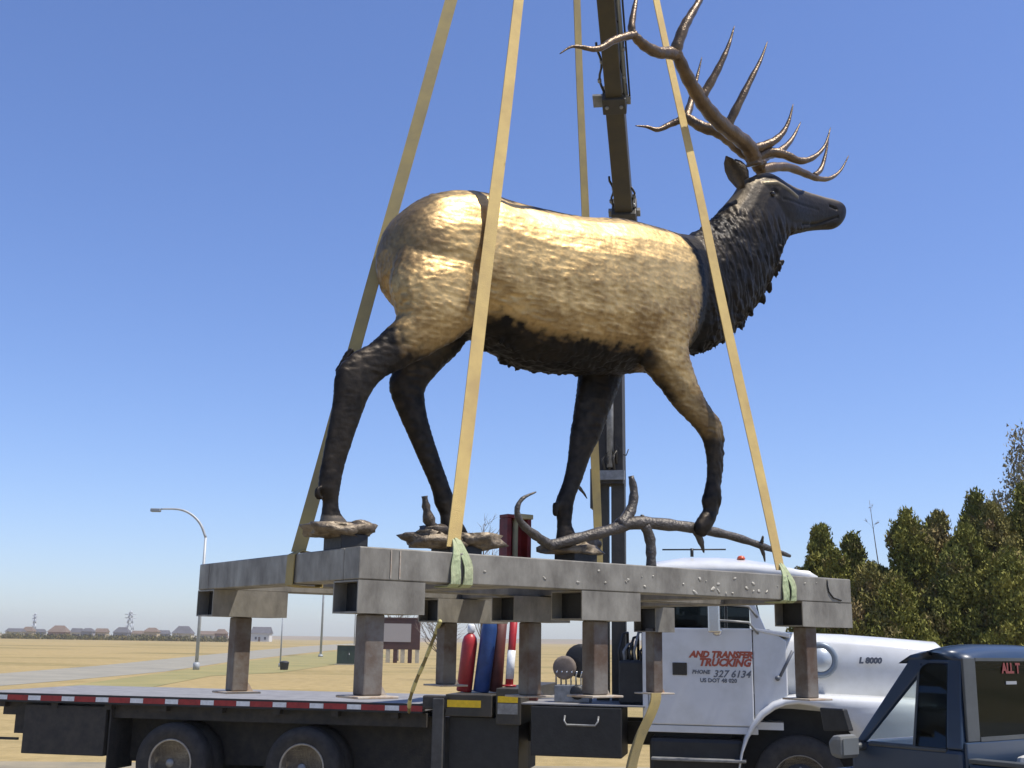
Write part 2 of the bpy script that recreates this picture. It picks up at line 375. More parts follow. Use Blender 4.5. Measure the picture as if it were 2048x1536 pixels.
def limb(sec, k=3, ex=2.2, slim=1.0):
    if slim < 1:      # legs: lean towards the foot
        n_ = len(sec); o_ = []
        for i, (t, b, w, l) in enumerate(sec):
            f = 1 - (1 - slim) * min(1, max(0, (i - 2) / 3)); cx, cy = (t[0] + b[0]) / 2, (t[1] + b[1]) / 2
            o_.append(((cx + (t[0] - cx) * f, cy + (t[1] - cy) * f), (cx + (b[0] - cx) * f, cy + (b[1] - cy) * f), w * f, l))
        sec = o_
    body.loft(smooth_rings([ring(t, b, w, l, ex=ex) for t, b, w, l in sec], k))
# torso
limb([((768, 500), (772, 545), .09, 0), ((782, 452), (790, 590), .19, 0), ((812, 415), (822, 625), .255, 0), ((866, 388), (872, 655), .285, 0), ((945, 387), (940, 668), .285, 0),
      ((1015, 408), (990, 702), .30, 0), ((1085, 426), (1065, 738), .335, 0), ((1150, 438), (1140, 747), .35, 0), ((1220, 440), (1225, 748), .335, 0), ((1290, 455), (1305, 742), .30, 0),
      ((1335, 468), (1350, 716), .265, 0), ((1372, 474), (1372, 690), .21, 0), ((1398, 500), (1396, 640), .12, 0)], 4, 2.25)
# neck with mane
limb([((1320, 470), (1330, 690), .17, 0), ((1362, 474), (1384, 708), .205, 0), ((1398, 458), (1432, 690), .20, 0), ((1424, 438), (1482, 644), .185, 0), ((1448, 412), (1522, 590), .165, 0), ((1470, 386), (1548, 532), .145, 0), ((1488, 360), (1566, 488), .125, 0), ((1510, 352), (1576, 470), .10, 0)], 4, 2.1)
# head
limb([((1490, 372), (1540, 470), .09, 0), ((1506, 352), (1566, 476), .115, 0), ((1530, 346), (1585, 470), .118, 0), ((1556, 360), (1602, 466), .10, 0), ((1585, 375), (1616, 463), .082, 0), ((1615, 385), (1632, 461), .07, 0), ((1645, 394), (1646, 460), .063, 0), ((1668, 400), (1664, 459), .062, 0), ((1682, 407), (1676, 453), .052, 0), ((1689, 417), (1685, 442), .028, 0)], 3, 2.2)
# brow ridges, cheek
for l in (.085, -.085):
    limb([((1528, 400), (1532, 460), .02, l * .95), ((1556, 412), (1562, 466), .03, l * .95), ((1590, 425), (1594, 462), .018, l * .8), ((1618, 436), (1620, 458), .01, l * .7)], 3)
# near hind leg
limb([((955, 470), (800, 490), .10, .12), ((962, 545), (782, 560), .145, .155), ((957, 610), (792, 610), .135, .175), ((944, 655), (792, 634), .115, .185), ((884, 700), (772, 652), .082, .19), ((818, 736), (736, 684), .062, .19), ((768, 762), (700, 704), .054, .19),
      ((742, 796), (669, 738), .056, .19), ((724, 838), (663, 800), .048, .19), ((708, 882), (652, 864), .042, .19), ((692, 930), (641, 922), .038, .19), ((683, 970), (634, 974), .041, .19), ((678, 1002), (644, 1004), .036, .19), ((682, 1026), (640, 1034), .044, .19), ((700, 1048), (634, 1052), .055, .19), ((706, 1062), (632, 1064), .052, .19)], slim=.89)
limb([((640, 972), (630, 975), .012, .215), ((640, 988), (629, 992), .014, .215), ((646, 1000), (636, 1001), .006, .21)], 2)
# far hind leg
limb([((950, 540), (800, 560), .12, -.14), ((950, 615), (806, 630), .115, -.16), ((935, 680), (806, 690), .095, -.17), ((888, 733), (786, 738), .072, -.17), ((854, 776), (776, 770), .058, -.17), ((853, 812), (786, 808), .05, -.17), ((866, 868), (812, 866), .043, -.17), ((884, 925), (838, 925), .039, -.17), ((900, 972), (862, 978), .041, -.17), ((908, 998), (868, 1008), .042, -.17), ((904, 1026), (880, 1030), .035, -.17), ((926, 1046), (880, 1052), .05, -.17), ((938, 1066), (882, 1070), .05, -.17)], slim=.89)
# near fore leg, lifted
limb([((1395, 520), (1275, 530), .08, .15), ((1398, 590), (1268, 600), .115, .165), ((1386, 645), (1266, 668), .115, .18), ((1372, 694), (1284, 728), .095, .19), ((1390, 750), (1316, 772), .075, .19), ((1412, 800), (1350, 818), .060, .19), ((1440, 842), (1388, 856), .055, .19), ((1447, 876), (1407, 886), .049, .19), ((1446, 930), (1414, 932), .038, .19), ((1442, 968), (1411, 972), .041, .19), ((1443, 994), (1403, 1002), .044, .19), ((1438, 1018), (1406, 1020), .036, .19), ((1430, 1042), (1396, 1034), .045, .19), ((1420, 1060), (1388, 1052), .044, .19), ((1410, 1074), (1392, 1070), .028, .19)], slim=.89)
# far fore leg
limb([((1262, 640), (1160, 640), .09, -.17), ((1255, 705), (1160, 705), .095, -.18), ((1238, 765), (1158, 762), .078, -.18), ((1218, 825), (1148, 824), .062, -.18), ((1202, 872), (1139, 872), .055, -.18), ((1183, 910), (1135, 912), .046, -.18), ((1166, 958), (1126, 960), .039, -.18), ((1149, 1000), (1110, 1004), .043, -.18), ((1146, 1024), (1112, 1028), .038, -.18), ((1144, 1048), (1114, 1050), .035, -.18), ((1152, 1070), (1112, 1073), .048, -.18), ((1160, 1088), (1108, 1090), .05, -.18)], slim=.89)
limb([((1118, 1004), (1106, 1006), .012, -.155), ((1116, 1020), (1104, 1022), .014, -.155), ((1116, 1034), (1108, 1034), .006, -.155)], 2)
# tail
limb([((862, 386), (850, 402), .03, 0), ((826, 432), (806, 446), .04, .02), ((810, 470), (786, 474), .05, .03), ((806, 505), (778, 505), .035, .03), ((800, 535), (786, 535), .012, .03)], 3)
# ragged tufts: throat, brisket, belly, hocks
def tuft(p, d, ln, r):
    d = d.normalized(); p = p - d * r; body.tube([p - d * r, p + d * ln * .45, p + d * ln], [r, r * .7, r * .12], 6)
rt = random.Random(11)
def tuft_line(pxs, n, ln, r, wl, dx, dz):
    for i in range(n):
        t = rt.random() * (len(pxs) - 1); k = int(t); f = t - k
        x = pxs[k][0] + (pxs[k + 1][0] - pxs[k][0]) * f; y = pxs[k][1] + (pxs[k + 1][1] - pxs[k][1]) * f
        l = rt.uniform(-wl, wl)
        tuft(E(x, y, 0) + NE * l, U * dx * rt.uniform(.6, 1.3) - Z * dz * rt.uniform(.7, 1.2) + NE * l * .8, ln * rt.uniform(.7, 1.3), r * rt.uniform(.8, 1.2))
tuft_line([(1552, 528), (1520, 594), (1482, 646), (1436, 688), (1386, 706)], 80, .045, .021, .08, .10, 1.0)
tuft_line([(1540, 500), (1518, 560), (1480, 620), (1430, 670), (1385, 690)], 70, .055, .018, .14, .05, 1.0)
tuft_line([(970, 692), (1020, 722), (1080, 740), (1160, 746), (1240, 746), (1300, 738)], 80, .02, .02, .14, -.5, 1.0)
tuft_line([(690, 712), (676, 745)], 4, .03, .025, .03, -.6, .5)
raw = body.build('elk_raw', 'steel', None)
rm = raw.modifiers.new('r', 'REMESH'); rm.mode = 'VOXEL'; rm.voxel_size = .0098
sm = raw.modifiers.new('s', 'SMOOTH'); sm.factor = .5; sm.iterations = 2
bpy.context.view_layer.update()
eme = bpy.data.meshes.new_from_object(raw.evaluated_get(bpy.context.evaluated_depsgraph_get()))
bpy.data.objects.remove(raw)
eme.name = 'body'
# patina mask in stand coordinates; the tones below also carry painted light and shade
def sz(px, py, l=0.0):
    p = E(px, py, l); return ((p - A0).dot(U), p.z)
GOLD = [sz(*p, .2) for p in [(768, 470), (800, 415), (860, 380), (960, 375), (1090, 415), (1210, 425), (1300, 445), (1372, 462), (1384, 520), (1392, 600), (1388, 660), (1378, 720), (1400, 790), (1380, 800), (1330, 745), (1290, 700), (1180, 688), (1075, 668), (1000, 628), (962, 645), (950, 690), (890, 712), (810, 690), (790, 630), (768, 560)]]  # gold patch; its belly edge is drawn along the shade line
def inside(poly, x, y):
    c = False; n = len(poly); j = n - 1; d = 1e9
    for i in range(n):
        xi, yi = poly[i]; xj, yj = poly[j]
        if (yi > y) != (yj > y) and x < (xj - xi) * (y - yi) / (yj - yi) + xi: c = not c
        dx, dy = xj - xi, yj - yi; t = max(0, min(1, ((x - xi) * dx + (y - yi) * dy) / (dx * dx + dy * dy)))
        d = min(d, math.hypot(x - xi - t * dx, y - yi - t * dy)); j = i
    return d if c else -d
FORE = [sz(*p, .19) for p in [(1290, 680), (1380, 680), (1415, 770), (1445, 845), (1440, 880), (1400, 870), (1350, 815), (1300, 745)]]
GROOVES = [([sz(1606, 449, .085), sz(1640, 446, .085), sz(1682, 432, .085)], .017, .010), ([sz(1560, 400, .085), sz(1600, 410, .085), sz(1640, 418, .085)], .016, .005), ([sz(1665, 410, .085), sz(1678, 416, .085)], .018, .012)]
BROW = [sz(1528, 366, .085), sz(1550, 366, .085), sz(1572, 380, .085), sz(1592, 394, .085)]
FL1 = sz(1150, 470)[1]; FL0 = sz(1150, 640)[1]; EYE = sz(1546, 386, .085); NOSE = sz(1668, 420)[0]
def dist_line(pl, x, y):
    d = 9
    for (x0, y0), (x1, y1) in zip(pl, pl[1:]):
        dx, dy = x1 - x0, y1 - y0; t = max(0, min(1, ((x - x0) * dx + (y - y0) * dy) / (dx * dx + dy * dy))); d = min(d, math.hypot(x - x0 - t * dx, y - y0 - t * dy))
    return d
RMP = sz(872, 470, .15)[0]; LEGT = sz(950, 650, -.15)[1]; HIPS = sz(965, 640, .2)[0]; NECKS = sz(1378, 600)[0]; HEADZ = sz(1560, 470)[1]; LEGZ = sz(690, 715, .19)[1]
co = [v.co.copy() for v in eme.vertices]; no = [v.normal.copy() for v in eme.vertices]
tint = []; newco = []
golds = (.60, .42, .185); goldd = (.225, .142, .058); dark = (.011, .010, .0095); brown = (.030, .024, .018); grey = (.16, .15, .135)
mix = lambda a, b, t: tuple(x + (y - x) * t for x, y in zip(a, b))
sst = lambda a, b, x: (lambda t: t * t * (3 - 2 * t))(max(0, min(1, (x - a) / (b - a))))
for p, nn in zip(co, no):
    q = p - A0; s_ = q.dot(U); l_ = -(q.dot(V) - VE); z_ = p.z
    d = inside(GOLD, s_, z_)
    n1 = noise.fractal(Vector((s_ * 5, l_ * 5, z_ * 5)), 1.0, 2.0, 4)
    n2 = noise.fractal(Vector((s_ * 22, l_ * 22, z_ * 22)), 1.0, 2.0, 4)
    n3 = noise.fractal(Vector((s_ * 13 - z_ * 8, l_ * 55, z_ * 55)), 1.0, 2.0, 3)
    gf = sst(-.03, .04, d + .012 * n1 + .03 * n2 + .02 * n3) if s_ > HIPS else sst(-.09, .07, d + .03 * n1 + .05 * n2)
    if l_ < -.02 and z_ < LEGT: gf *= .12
    under = sst(-.55, -.85, nn.z); gf *= 1 - .8 * under  # belly shade painted in: gold darkened on downward faces
    g_ = mix(golds, goldd, max(0, min(1, .12 + .5 * sst(FL1, FL0, z_) + .42 * n1 + .3 * n2 + .35 * n3)))  # mottled gold; sunlit upper and shaded lower flank put into the tone
    dk = mix(dark, brown, max(0, min(1, .35 + .45 * n1 + .4 * n2)))
    if z_ > HEADZ - .05 and s_ > NECKS + .3: dk = mix(dk, (.07, .052, .032), .1 + .3 * sst(.2, .9, nn.z))  # upward faces of the head lifted, sunlight put into the colour
    if z_ < LEGZ + .1: dk = mix(dk, (.07, .056, .042), max(0, min(.5, .26 + .25 * n2)))
    if z_ < ZT + .17: dk = mix(dk, (.28, .23, .17), .5)
    gf = max(gf, .5 * sst(-.03, .05, inside(FORE, s_, z_) + .04 * n1) * (1 if l_ > .02 else 0))
    g_ = mix(g_, (.105, .072, .042), .6 * (1 - sst(RMP - .05, RMP + .03, s_ + .03 * n2)) * sst(sz(800, 600)[1], sz(800, 520)[1], z_))  # shade on the rump painted into the gold
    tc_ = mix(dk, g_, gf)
    gh = 0.0
    if z_ > HEADZ - .1 and s_ > NECKS + .4:
        for ln_, wd_, dep in GROOVES:
            dd = dist_line(ln_, s_, z_)
            if dd < wd_: k = 1 - dd / wd_; k = k * k * (3 - 2 * k); gh -= dep * k; tc_ = mix(tc_, (.008, .007, .006), .8 * k)
        db = dist_line(BROW, s_, z_)
        if db < .024 and abs(l_) > .03: k = 1 - db / .024; gh += .011 * k * k * (3 - 2 * k); tc_ = mix(tc_, (.34, .28, .18), .7 * k)  # brow ridge raised, with a painted highlight along it
        de = math.hypot(s_ - EYE[0], z_ - EYE[1])
        if de < .045: k = 1 - de / .045; gh -= .012 * k * (3 - 2 * k) * k; tc_ = mix(tc_, (.006, .005, .005), .8 * k)
        if nn.z > .35: tc_ = mix(tc_, (.26, .21, .14), .6 * sst(.35, .8, nn.z))  # top of the snout lightened as painted sunlight
        tc_ = mix(tc_, (.012, .010, .009), sst(NOSE, NOSE + .04, s_) * .7)
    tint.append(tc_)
    mane = sst(NECKS - .05, NECKS + .1, s_) * (1 - sst(HEADZ - .02, HEADZ + .12, z_)) * (1 - sst(.0, .2, s_ - sz(1600, 450)[0]))
    ro = 1 - .6 * sst(FL0, FL1, z_); h = ro * (.0013 * n2 + .0042 * n3) + .005 * n1 * gf
    if z_ < LEGZ - .1: h *= .6
    if z_ > HEADZ and s_ > NECKS + .35: h *= .35
    if mane > .01:
        rid = noise.fractal(Vector((s_ * 26 + z_ * 9, l_ * 26, z_ * 6)), 1.0, 2.0, 3); h += mane * .014 * rid
    belly = sst(-.2, -.8, nn.z) * (1 if z_ < sz(1100, 700)[1] and z_ > sz(1100, 760)[1] else 0)
    h += belly * .008 * n2
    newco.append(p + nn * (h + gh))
flat = []
for c in newco: flat += [c.x, c.y, c.z]
eme.vertices.foreach_set('co', flat)
eme.polygons.foreach_set('use_smooth', [True] * len(eme.polygons)); eme.update()
attr_mat('bronze', .40, .74, .16, 55, rough2=.58, bdist=.010, spec=.22)
eme.materials.clear(); eme.materials.append(M['bronze'])
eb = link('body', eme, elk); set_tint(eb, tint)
mat('bronze_dark', (.05, .042, .036), .45, .4, col2=(.11, .08, .05), scale=14, bump=.4, bscale=60)
mat('bronze_antler', (.15, .10, .055), .36, .6, col2=(.065, .045, .03), scale=9, bump=.3, bscale=70, lo=.4, hi=.7, stretch=(1, 1, 1))
mat('bronze_stone', (.24, .19, .13), .5, .35, col2=(.10, .075, .05), scale=11, bump=.5, bscale=50, lo=.4, hi=.62)
mat('bronze_branch', (.12, .105, .09), .45, .4, col2=(.07, .06, .05), scale=14, bump=.5, bscale=60)
mat('eye', (.02, .015, .01), .1, 0)
# ears, eyes, nostrils
def ear(l, pxs, roll):
    b = MB(); rings_o = []
    base = E(*pxs[0], l); tip = E(*pxs[1], l); ax = tip - base; ln = ax.length; ax.normalize()
    side = (U * roll + NE * math.copysign(.45, l)).normalized(); side = (side - ax * side.dot(ax)).normalized(); dp = ax.cross(side); dp = -dp if dp.dot(NE) * l < 0 else dp
    prof = [(0, .026), (.15, .038), (.4, .056), (.65, .054), (.85, .036), (1, .004)]
    out = []
    for t, w in prof:
        c = base + ax * ln * t; r_ = []
        for k in range(9):
            q = -1 + k / 4; r_.append(c + side * w * q + dp * (.032 * w / .05 * (q * q - 1)))
        for k in range(8, -1, -1):
            q = -1 + k / 4; r_.append(c + side * w * q * .93 + dp * (.032 * w / .05 * (q * q - 1) - .008))
        out.append(r_)
    b.loft(out, True); return b.build('ear', 'bronze_dark', elk)
ear(.10, ((1484, 378), (1452, 312)), .55)
ear(-.10, ((1492, 368), (1470, 318)), -.4)
for l in (.110, -.110):
    b = MB(); c = E(1545, 388, l); b.lathe(c, NE, [(-.02, .002), (-.014, .017), (0, .024), (.014, .017), (.02, .002)], 12); b.build('eye', 'eye', elk)
for l in (.048, -.048):
    b = MB(); c = E(1672, 415, l); b.lathe(c, (NE * math.copysign(1, l) + U * .5), [(-.004, .016), (.002, .013), (.004, .002)], 10); b.build('nostril', 'eye', elk)
# antlers, sighted tine by tine (crop units) with their spread from the middle plane
AX = lambda c: (1100 + c[0] / 3.2, c[1] / 3.2)
def tine(mb, pts, r0, r1, k=5, tipw=.8):
    P = [E(*AX(p), p[2]) for p in pts]; n = len(P)
    r0 *= 1.22; rr = [r0 + (r1 - r0) * (i / (n - 1)) ** 1.5 for i in range(n)]
    P, rr = catmull(P, rr, k); rr[-1] = min(rr[-1], .002); rr = [r * (1 + .06 * math.sin(i * 1.7)) for i, r in enumerate(rr)]
    mb.tube(P, rr, 10)
a = MB()        # right antler, spreading towards the flank we see
tine(a, [(1312, 1060, .05), (1300, 1000, .06), (1262, 930, .09), (1180, 862, .15), (1085, 785, .22), (1000, 690, .29), (940, 600, .34), (872, 480, .40), (822, 370, .45), (800, 325, .47)], .050, .036)
tine(a, [(806, 345, .465), (815, 290, .48), (860, 170, .50), (905, 90, .50), (965, -15, .49), (1010, -150, .46), (1030, -280, .42)], .034, .004)
tine(a, [(812, 350, .46), (760, 338, .48), (690, 335, .50), (610, 295, .52), (555, 245, .53), (525, 205, .53)], .034, .026)
tine(a, [(530, 215, .53), (522, 170, .53), (535, 80, .52), (552, -20, .50), (556, -150, .48)], .022, .004)
tine(a, [(540, 225, .53), (490, 232, .54), (400, 262, .55), (330, 305, .55), (270, 315, .55), (190, 300, .54), (130, 302, .53), (62, 345, .52)], .022, .003)
tine(a, [(958, 640, .33), (985, 600, .34), (1050, 490, .38), (1110, 370, .41), (1150, 270, .42), (1180, 165, .42)], .030, .003)
tine(a, [(1125, 830, .18), (1145, 790, .20), (1210, 660, .25), (1290, 500, .28), (1350, 380, .29), (1392, 265, .29)], .031, .003)
tine(a, [(1285, 960, .08), (1350, 940, .10), (1430, 905, .13), (1490, 850, .15), (1530, 770, .16), (1556, 665, .16)], .032, .003)
tine(a, [(1310, 1020, .06), (1400, 975, .10), (1500, 990, .13), (1600, 1030, .16), (1690, 1005, .18), (1760, 930, .18), (1796, 815, .17)], .033, .003)
a.build('antler', 'bronze_antler', elk)
a = MB()        # left antler, behind
tine(a, [(1350, 1070, -.05), (1290, 1000, -.06), (1220, 950, -.09), (1150, 890, -.14), (1070, 840, -.20), (980, 815, -.26), (910, 775, -.32), (860, 738, -.36)], .048, .032)
tine(a, [(868, 745, -.355), (830, 770, -.38), (770, 795, -.41), (690, 830, -.43), (620, 812, -.44), (545, 805, -.44)], .026, .003)
tine(a, [(872, 750, -.355), (892, 690, -.37), (915, 600, -.39), (940, 500, -.40), (972, 365, -.40)], .028, .003)
tine(a, [(1440, 985, -.12), (1500, 945, -.14), (1555, 880, -.16), (1605, 780, -.17)], .026, .003)
tine(a, [(1340, 1090, -.05), (1430, 1070, -.07), (1530, 1072, -.10), (1630, 1110, -.13), (1710, 1142, -.15), (1790, 1142, -.16), (1860, 1090, -.16), (1912, 995, -.15)], .033, .003)
tine(a, [(1690, 1125, -.145), (1735, 1080, -.17), (1765, 980, -.18), (1785, 860, -.18)], .020, .003)
tine(a, [(1330, 1050, -.05), (1380, 1000, -.09), (1440, 985, -.12)], .036, .028)
a.build('antler', 'bronze_antler', elk)
# cast stones under the hooves
def stone(pl, pr, ytop, ybot, l, wl, seed, m='bronze_stone', name='cast_stone'):
    P0 = E(pl, (ytop + ybot) / 2, l); P1 = E(pr, (ytop + ybot) / 2, l); h = (E(pl, ytop, l) - E(pl, ybot, l)).z
    c = (P0 + P1) / 2; hl = (P1 - P0).length / 2
    bm = bmesh.new(); bmesh.ops.create_icosphere(bm, subdivisions=3, radius=1)
    for v in bm.verts:
        n_ = noise.fractal(v.co * 1.6 + Vector((seed * 3.1, seed, 0)), 1, 2, 4)
        e = v.co.copy(); k = 1 + .45 * n_
        zz = math.copysign(abs(e.z) ** .6, e.z)
        v.co = c + U * (e.x * hl * k) + NE * (e.y * wl * k) + Z * (zz * h / 2 * (1 + .35 * n_))
    for f in bm.faces: f.smooth = True
    me = bpy.data.meshes.new(name); bm.to_mesh(me); bm.free(); me.materials.append(M[m]); return link(name, me, elk)
stone(612, 728, 1046, 1076, .19, .16, 1); stone(690, 748, 1040, 1074, .15, .07, 2); stone(634, 690, 1044, 1066, .22, .08, 6)
stone(806, 925, 1064, 1098, -.17, .16, 3); stone(905, 1000, 1066, 1100, -.15, .15, 4); stone(840, 905, 1050, 1078, -.13, .08, 5, 'bronze_dark')
stone(1086, 1196, 1082, 1112, -.18, .13, 7); stone(1150, 1200, 1078, 1100, -.22, .07, 8); stone(1100, 1165, 1078, 1100, -.17, .09, 9)
# broken stump on the rear stones
b = MB(); pp = [E(868, 1062, -.10), E(858, 1040, -.10), E(852, 1012, -.10), E(849, 992, -.10)]; P, rr = catmull(pp, [.038, .034, .022, .016], 3)
b.tube(P, [r * (1 + .2 * math.sin(i * 2.3)) for i, r in enumerate(rr)], 8); b.build('broken_stump', 'bronze_dark', elk)
# the fallen branch the fore hoof steps over
br = MB()
def stick(pts, r, k=4):
    P = [E(x, y, l) for x, y, l in pts]; P, rr = catmull(P, r, k); br.tube(P, [q * (1 + .09 * math.sin(i * 2.1)) for i, q in enumerate(rr)], 9)
stick([(1072, 984, -.02), (1044, 998, -.02), (1034, 1022, -.03), (1044, 1048, -.04), (1070, 1070, -.06), (1100, 1090, -.08)], [.004, .012, .018, .022, .028, .03])
stick([(1095, 1092, -.08), (1150, 1078, -.04), (1215, 1062, .02), (1270, 1046, .08), (1340, 1050, .12), (1400, 1058, .15), (1470, 1074, .16), (1530, 1094, .16), (1580, 1112, .16)], [.03, .034, .036, .042, .038, .033, .028, .022, .012])
stick([(1240, 1052, .05), (1262, 1020, .05), (1268, 985, .05), (1262, 952, .05)], [.045, .034, .028, .018])
stick([(1290, 1050, .10), (1300, 1080, .10), (1302, 1115, .10), (1302, 1150, .10)], [.034, .034, .032, .032])
stick([(1392, 1060, .15), (1402, 1085, .15), (1408, 1106, .14)], [.03, .02, .003])
stick([(1520, 1090, .16), (1527, 1108, .16), (1530, 1124, .16)], [.018, .012, .003])
stick([(1522, 1092, .16), (1524, 1082, .18), (1526, 1072, .2)], [.014, .012, .006])
stick([(1112, 1012, -.20), (1150, 975, -.24), (1164, 982, -.25), (1174, 997, -.26)], [.02, .014, .01, .003])
stick([(1282, 1045, .10), (1284, 1036, .10), (1285, 1030, .10)], [.014, .013, .012])
br.build('fallen_branch', 'bronze_branch', elk)
# pads between frame and stones
zs = E(680, 1076, .19).z
pad(.02, .17, .23, .42, ZT + .001, max(ZT + .012, E(680, 1072, .19).z + .004))
pad(.90, 1.12, .60, .80, ZT - .002, max(ZT + .01, E(870, 1094, -.17).z + .01)); pad(1.82, 2.0, .62, .82, ZT - .002, max(ZT + .01, E(1140, 1108, -.18).z + .01))

# ================================================================== SLINGS
HOOK = at_y(1128, -785, 7.2)
def sling(label, anchor, top, wdir, mtl, w=.072, extra=None, n=24):
    t = thing('lifting_sling', label, 'strap', anchor, 'slings carrying the steel stand')
    pts = [anchor.lerp(top, i / n) for i in range(n + 1)]
    for i, p in enumerate(pts): p += NE * (.004 * math.sin(i * .9))
    wid = []
    for i in range(n + 1):
        d = (wdir.lerp(U, (i / n) ** 2)).normalized(); a_ = .25 * math.sin(i * .35)
        d = (d + NE * a_ * .6).normalized(); wid.append(d * w)
    MB().strip(pts, wid, .006).build('webbing', mtl, t)
    return t
def wrap(t, s, v_out, sgn, mtl, w, z0, lean, split=True, name='sleeve'):   # band passing round the beam's outer face
    b = MB(); e = .006
    for k, off in enumerate(((-.5, .5) if split else (0,))):
        pts = []; wid = []
        c0 = s + off * w * .15; c1 = s + off * w * 1.15 + lean
        outer = v_out - .012 * sgn
        for i in range(9):
            q = i / 8; zz = ZT + .075 - (TB + .075) * q; vv = outer - sgn * .004 * math.sin(q * 9 + k) + (sgn * .05 * (1 - q * 2.2) if q < .45 else 0)
            pts.append(FR(c0 + (c1 - c0) * min(1, q * 1.7), vv, zz)); wid.append(U * (w * (.55 + .35 * q)) + V * .008 * math.sin(q * 7 + k * 2))
        pts.append(FR(c1, outer + .03 * sgn, zb - .012)); wid.append(U * w * .9)
        pts.append(FR(c1, v_out + TB * .9 * sgn, zb - .012)); wid.append(U * w * .9)
        b.strip(pts, wid, .007)
    return b.build(name, mtl, t)
s2 = s_at(916, 1090, 0)
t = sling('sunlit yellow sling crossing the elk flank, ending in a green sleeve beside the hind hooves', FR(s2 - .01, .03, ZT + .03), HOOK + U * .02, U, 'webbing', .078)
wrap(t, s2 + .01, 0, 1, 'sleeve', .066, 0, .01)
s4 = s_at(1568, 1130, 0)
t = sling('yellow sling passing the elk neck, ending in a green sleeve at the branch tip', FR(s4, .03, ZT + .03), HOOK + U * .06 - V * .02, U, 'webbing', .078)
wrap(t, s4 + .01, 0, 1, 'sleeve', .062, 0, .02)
v1 = (on_plane(586, 1108, FR(0, 0, ZT), U) - A0).dot(V)
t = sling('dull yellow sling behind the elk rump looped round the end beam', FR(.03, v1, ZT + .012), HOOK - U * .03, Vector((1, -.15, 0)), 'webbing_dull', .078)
b = MB(); pts = [FR(.03, v1, ZT + .014), FR(-.008, v1, ZT - .005), FR(-.009, v1 + .005, ZT - .08), FR(-.009, v1 + .01, zb - .006), FR(.05, v1 + .01, zb - .014), FR(TB + .01, v1 + .01, zb - .014), FR(TB + .011, v1, ZT), FR(.03, v1, ZT + .016)]
b.strip(pts, [V * .085] * len(pts), .006); b.build('loop', 'webbing_dull', t)
s3 = s_at(1212, 1112, WD - TB)
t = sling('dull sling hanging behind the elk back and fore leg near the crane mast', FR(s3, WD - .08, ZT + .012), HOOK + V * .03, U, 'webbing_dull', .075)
b = MB(); pts = [FR(s3, WD - .08, ZT + .014), FR(s3, WD - TB - .008, ZT + .002), FR(s3, WD - TB - .008, zb - .01), FR(s3, WD - .08, zb - .012), FR(s3, WD + .008, zb - .01), FR(s3, WD + .008, ZT), FR(s3, WD - .08, ZT + .016)]
b.strip(pts, [U * .075] * len(pts), .006); b.build('loop', 'webbing_dull', t)

# red jack standing on the far side of the stand
jv = 1.02; js0, js1 = s_at(1006, 1090, jv), s_at(1054, 1090, jv); jz1 = z_at(1030, 1032, jv)
jk = thing('screw_jack', 'dark red open-sided jack with cream cap on the stand between hind and fore hooves', 'jack', FR((js0 + js1) / 2, jv, ZT - .004))
for a_, c_ in ((js0, js0 + .03), (js1 - .03, js1)): MB().box(FS, a_, c_, jv - .045, jv + .045, ZT + .012, jz1 - .02).build('side_plate', 'jack_red', jk, .003)
MB().box(FS, js0 + .03, js1 - .03, jv + .02, jv + .045, ZT + .012, jz1 - .02).build('back_plate', 'jack_red', jk)
MB().box(FS, js0 - .01, js1 + .01, jv - .055, jv + .055, ZT - .004, ZT + .0115).build('base_plate', 'jack_red', jk, .002)
MB().lathe(FR((js0 + js1) / 2, jv, ZT + .013), Z, [(0, .028), (.03, .028), (.032, .018), (jz1 - ZT - .035, .018)], 12).build('screw', 'cream', jk)
MB().box(FS, (js0 + js1) / 2 - .01, js1 + .012, jv - .05, jv + .05, jz1 - .019, jz1 + .012).build('cap', 'cream', jk, .005)
MB().box(FS, js0, (js0 + js1) / 2 - .012, jv - .045, jv + .045, jz1 - .019, jz1 + .004).build('top_plate', 'jack_red', jk, .003)

# ================================================================== FLATBED TRUCK
TT = R(-12); TF = Vector((math.cos(TT), math.sin(TT), 0)); TN = Vector((-TF.y, TF.x, 0))   # forward, and into the truck
P0 = on_z(345.9, 1404, 1.2); P0.z = 0
def TR(a, b, z): return P0 + TF * a + TN * b + Z * z
def ta(px, py, b=0.0):
    q = on_plane(px, py, TR(0, b, 0), TN); d = q - P0; return d.dot(TF), q.z
truck = thing('flatbed_truck', 'white conventional flatbed truck with red and white taped deck edge and loader crane', 'truck', TR(3, 1.2, 0))
TW = 2.42
def tbox(name, m_, a0, a1, b0, b1, z0, z1, parent=None, bev=0.0):
    return MB().box(TR, a0, a1, b0, b1, z0, z1).build(name, m_, parent or truck, bev)
a_end = ta(846, 1410)[0]; a_beg = -2.75
deck = tbox('deck', 'deck', a_beg, a_end, .004, TW, 1.17, 1.262, None, .004)
tbox('edge_rail', 'black', a_beg, a_end, -.012, .003, 1.150, 1.258, deck)
tbox('edge_rail', 'black', a_beg, a_end, TW + .001, TW + .016, 1.150, 1.258, deck)
per = .474; aw = ta(70, 1398)[0]
k = -2
while True:
    w0 = aw - .09 + k * per; w1 = w0 + .178; r1 = w0 + per
    if w0 > a_end - .05: break
    if w1 > a_beg + .05: tbox('white_reflector', 'white_tape', max(w0, a_beg + .01) + .002, min(w1, a_end) - .002, -.017, -.0125, 1.176, 1.232, deck)
    if r1 > a_beg + .05 and w1 < a_end - .05: tbox('red_reflector', 'red_tape', max(w1, a_beg + .01) + .002, min(r1, a_end) - .002, -.017, -.0125, 1.172, 1.236, deck)
    k += 1
for b0 in (.75, 1.50): tbox('chassis_rail', 'chassis', a_beg + .1, 8.9, b0, b0 + .12, .82, 1.08)
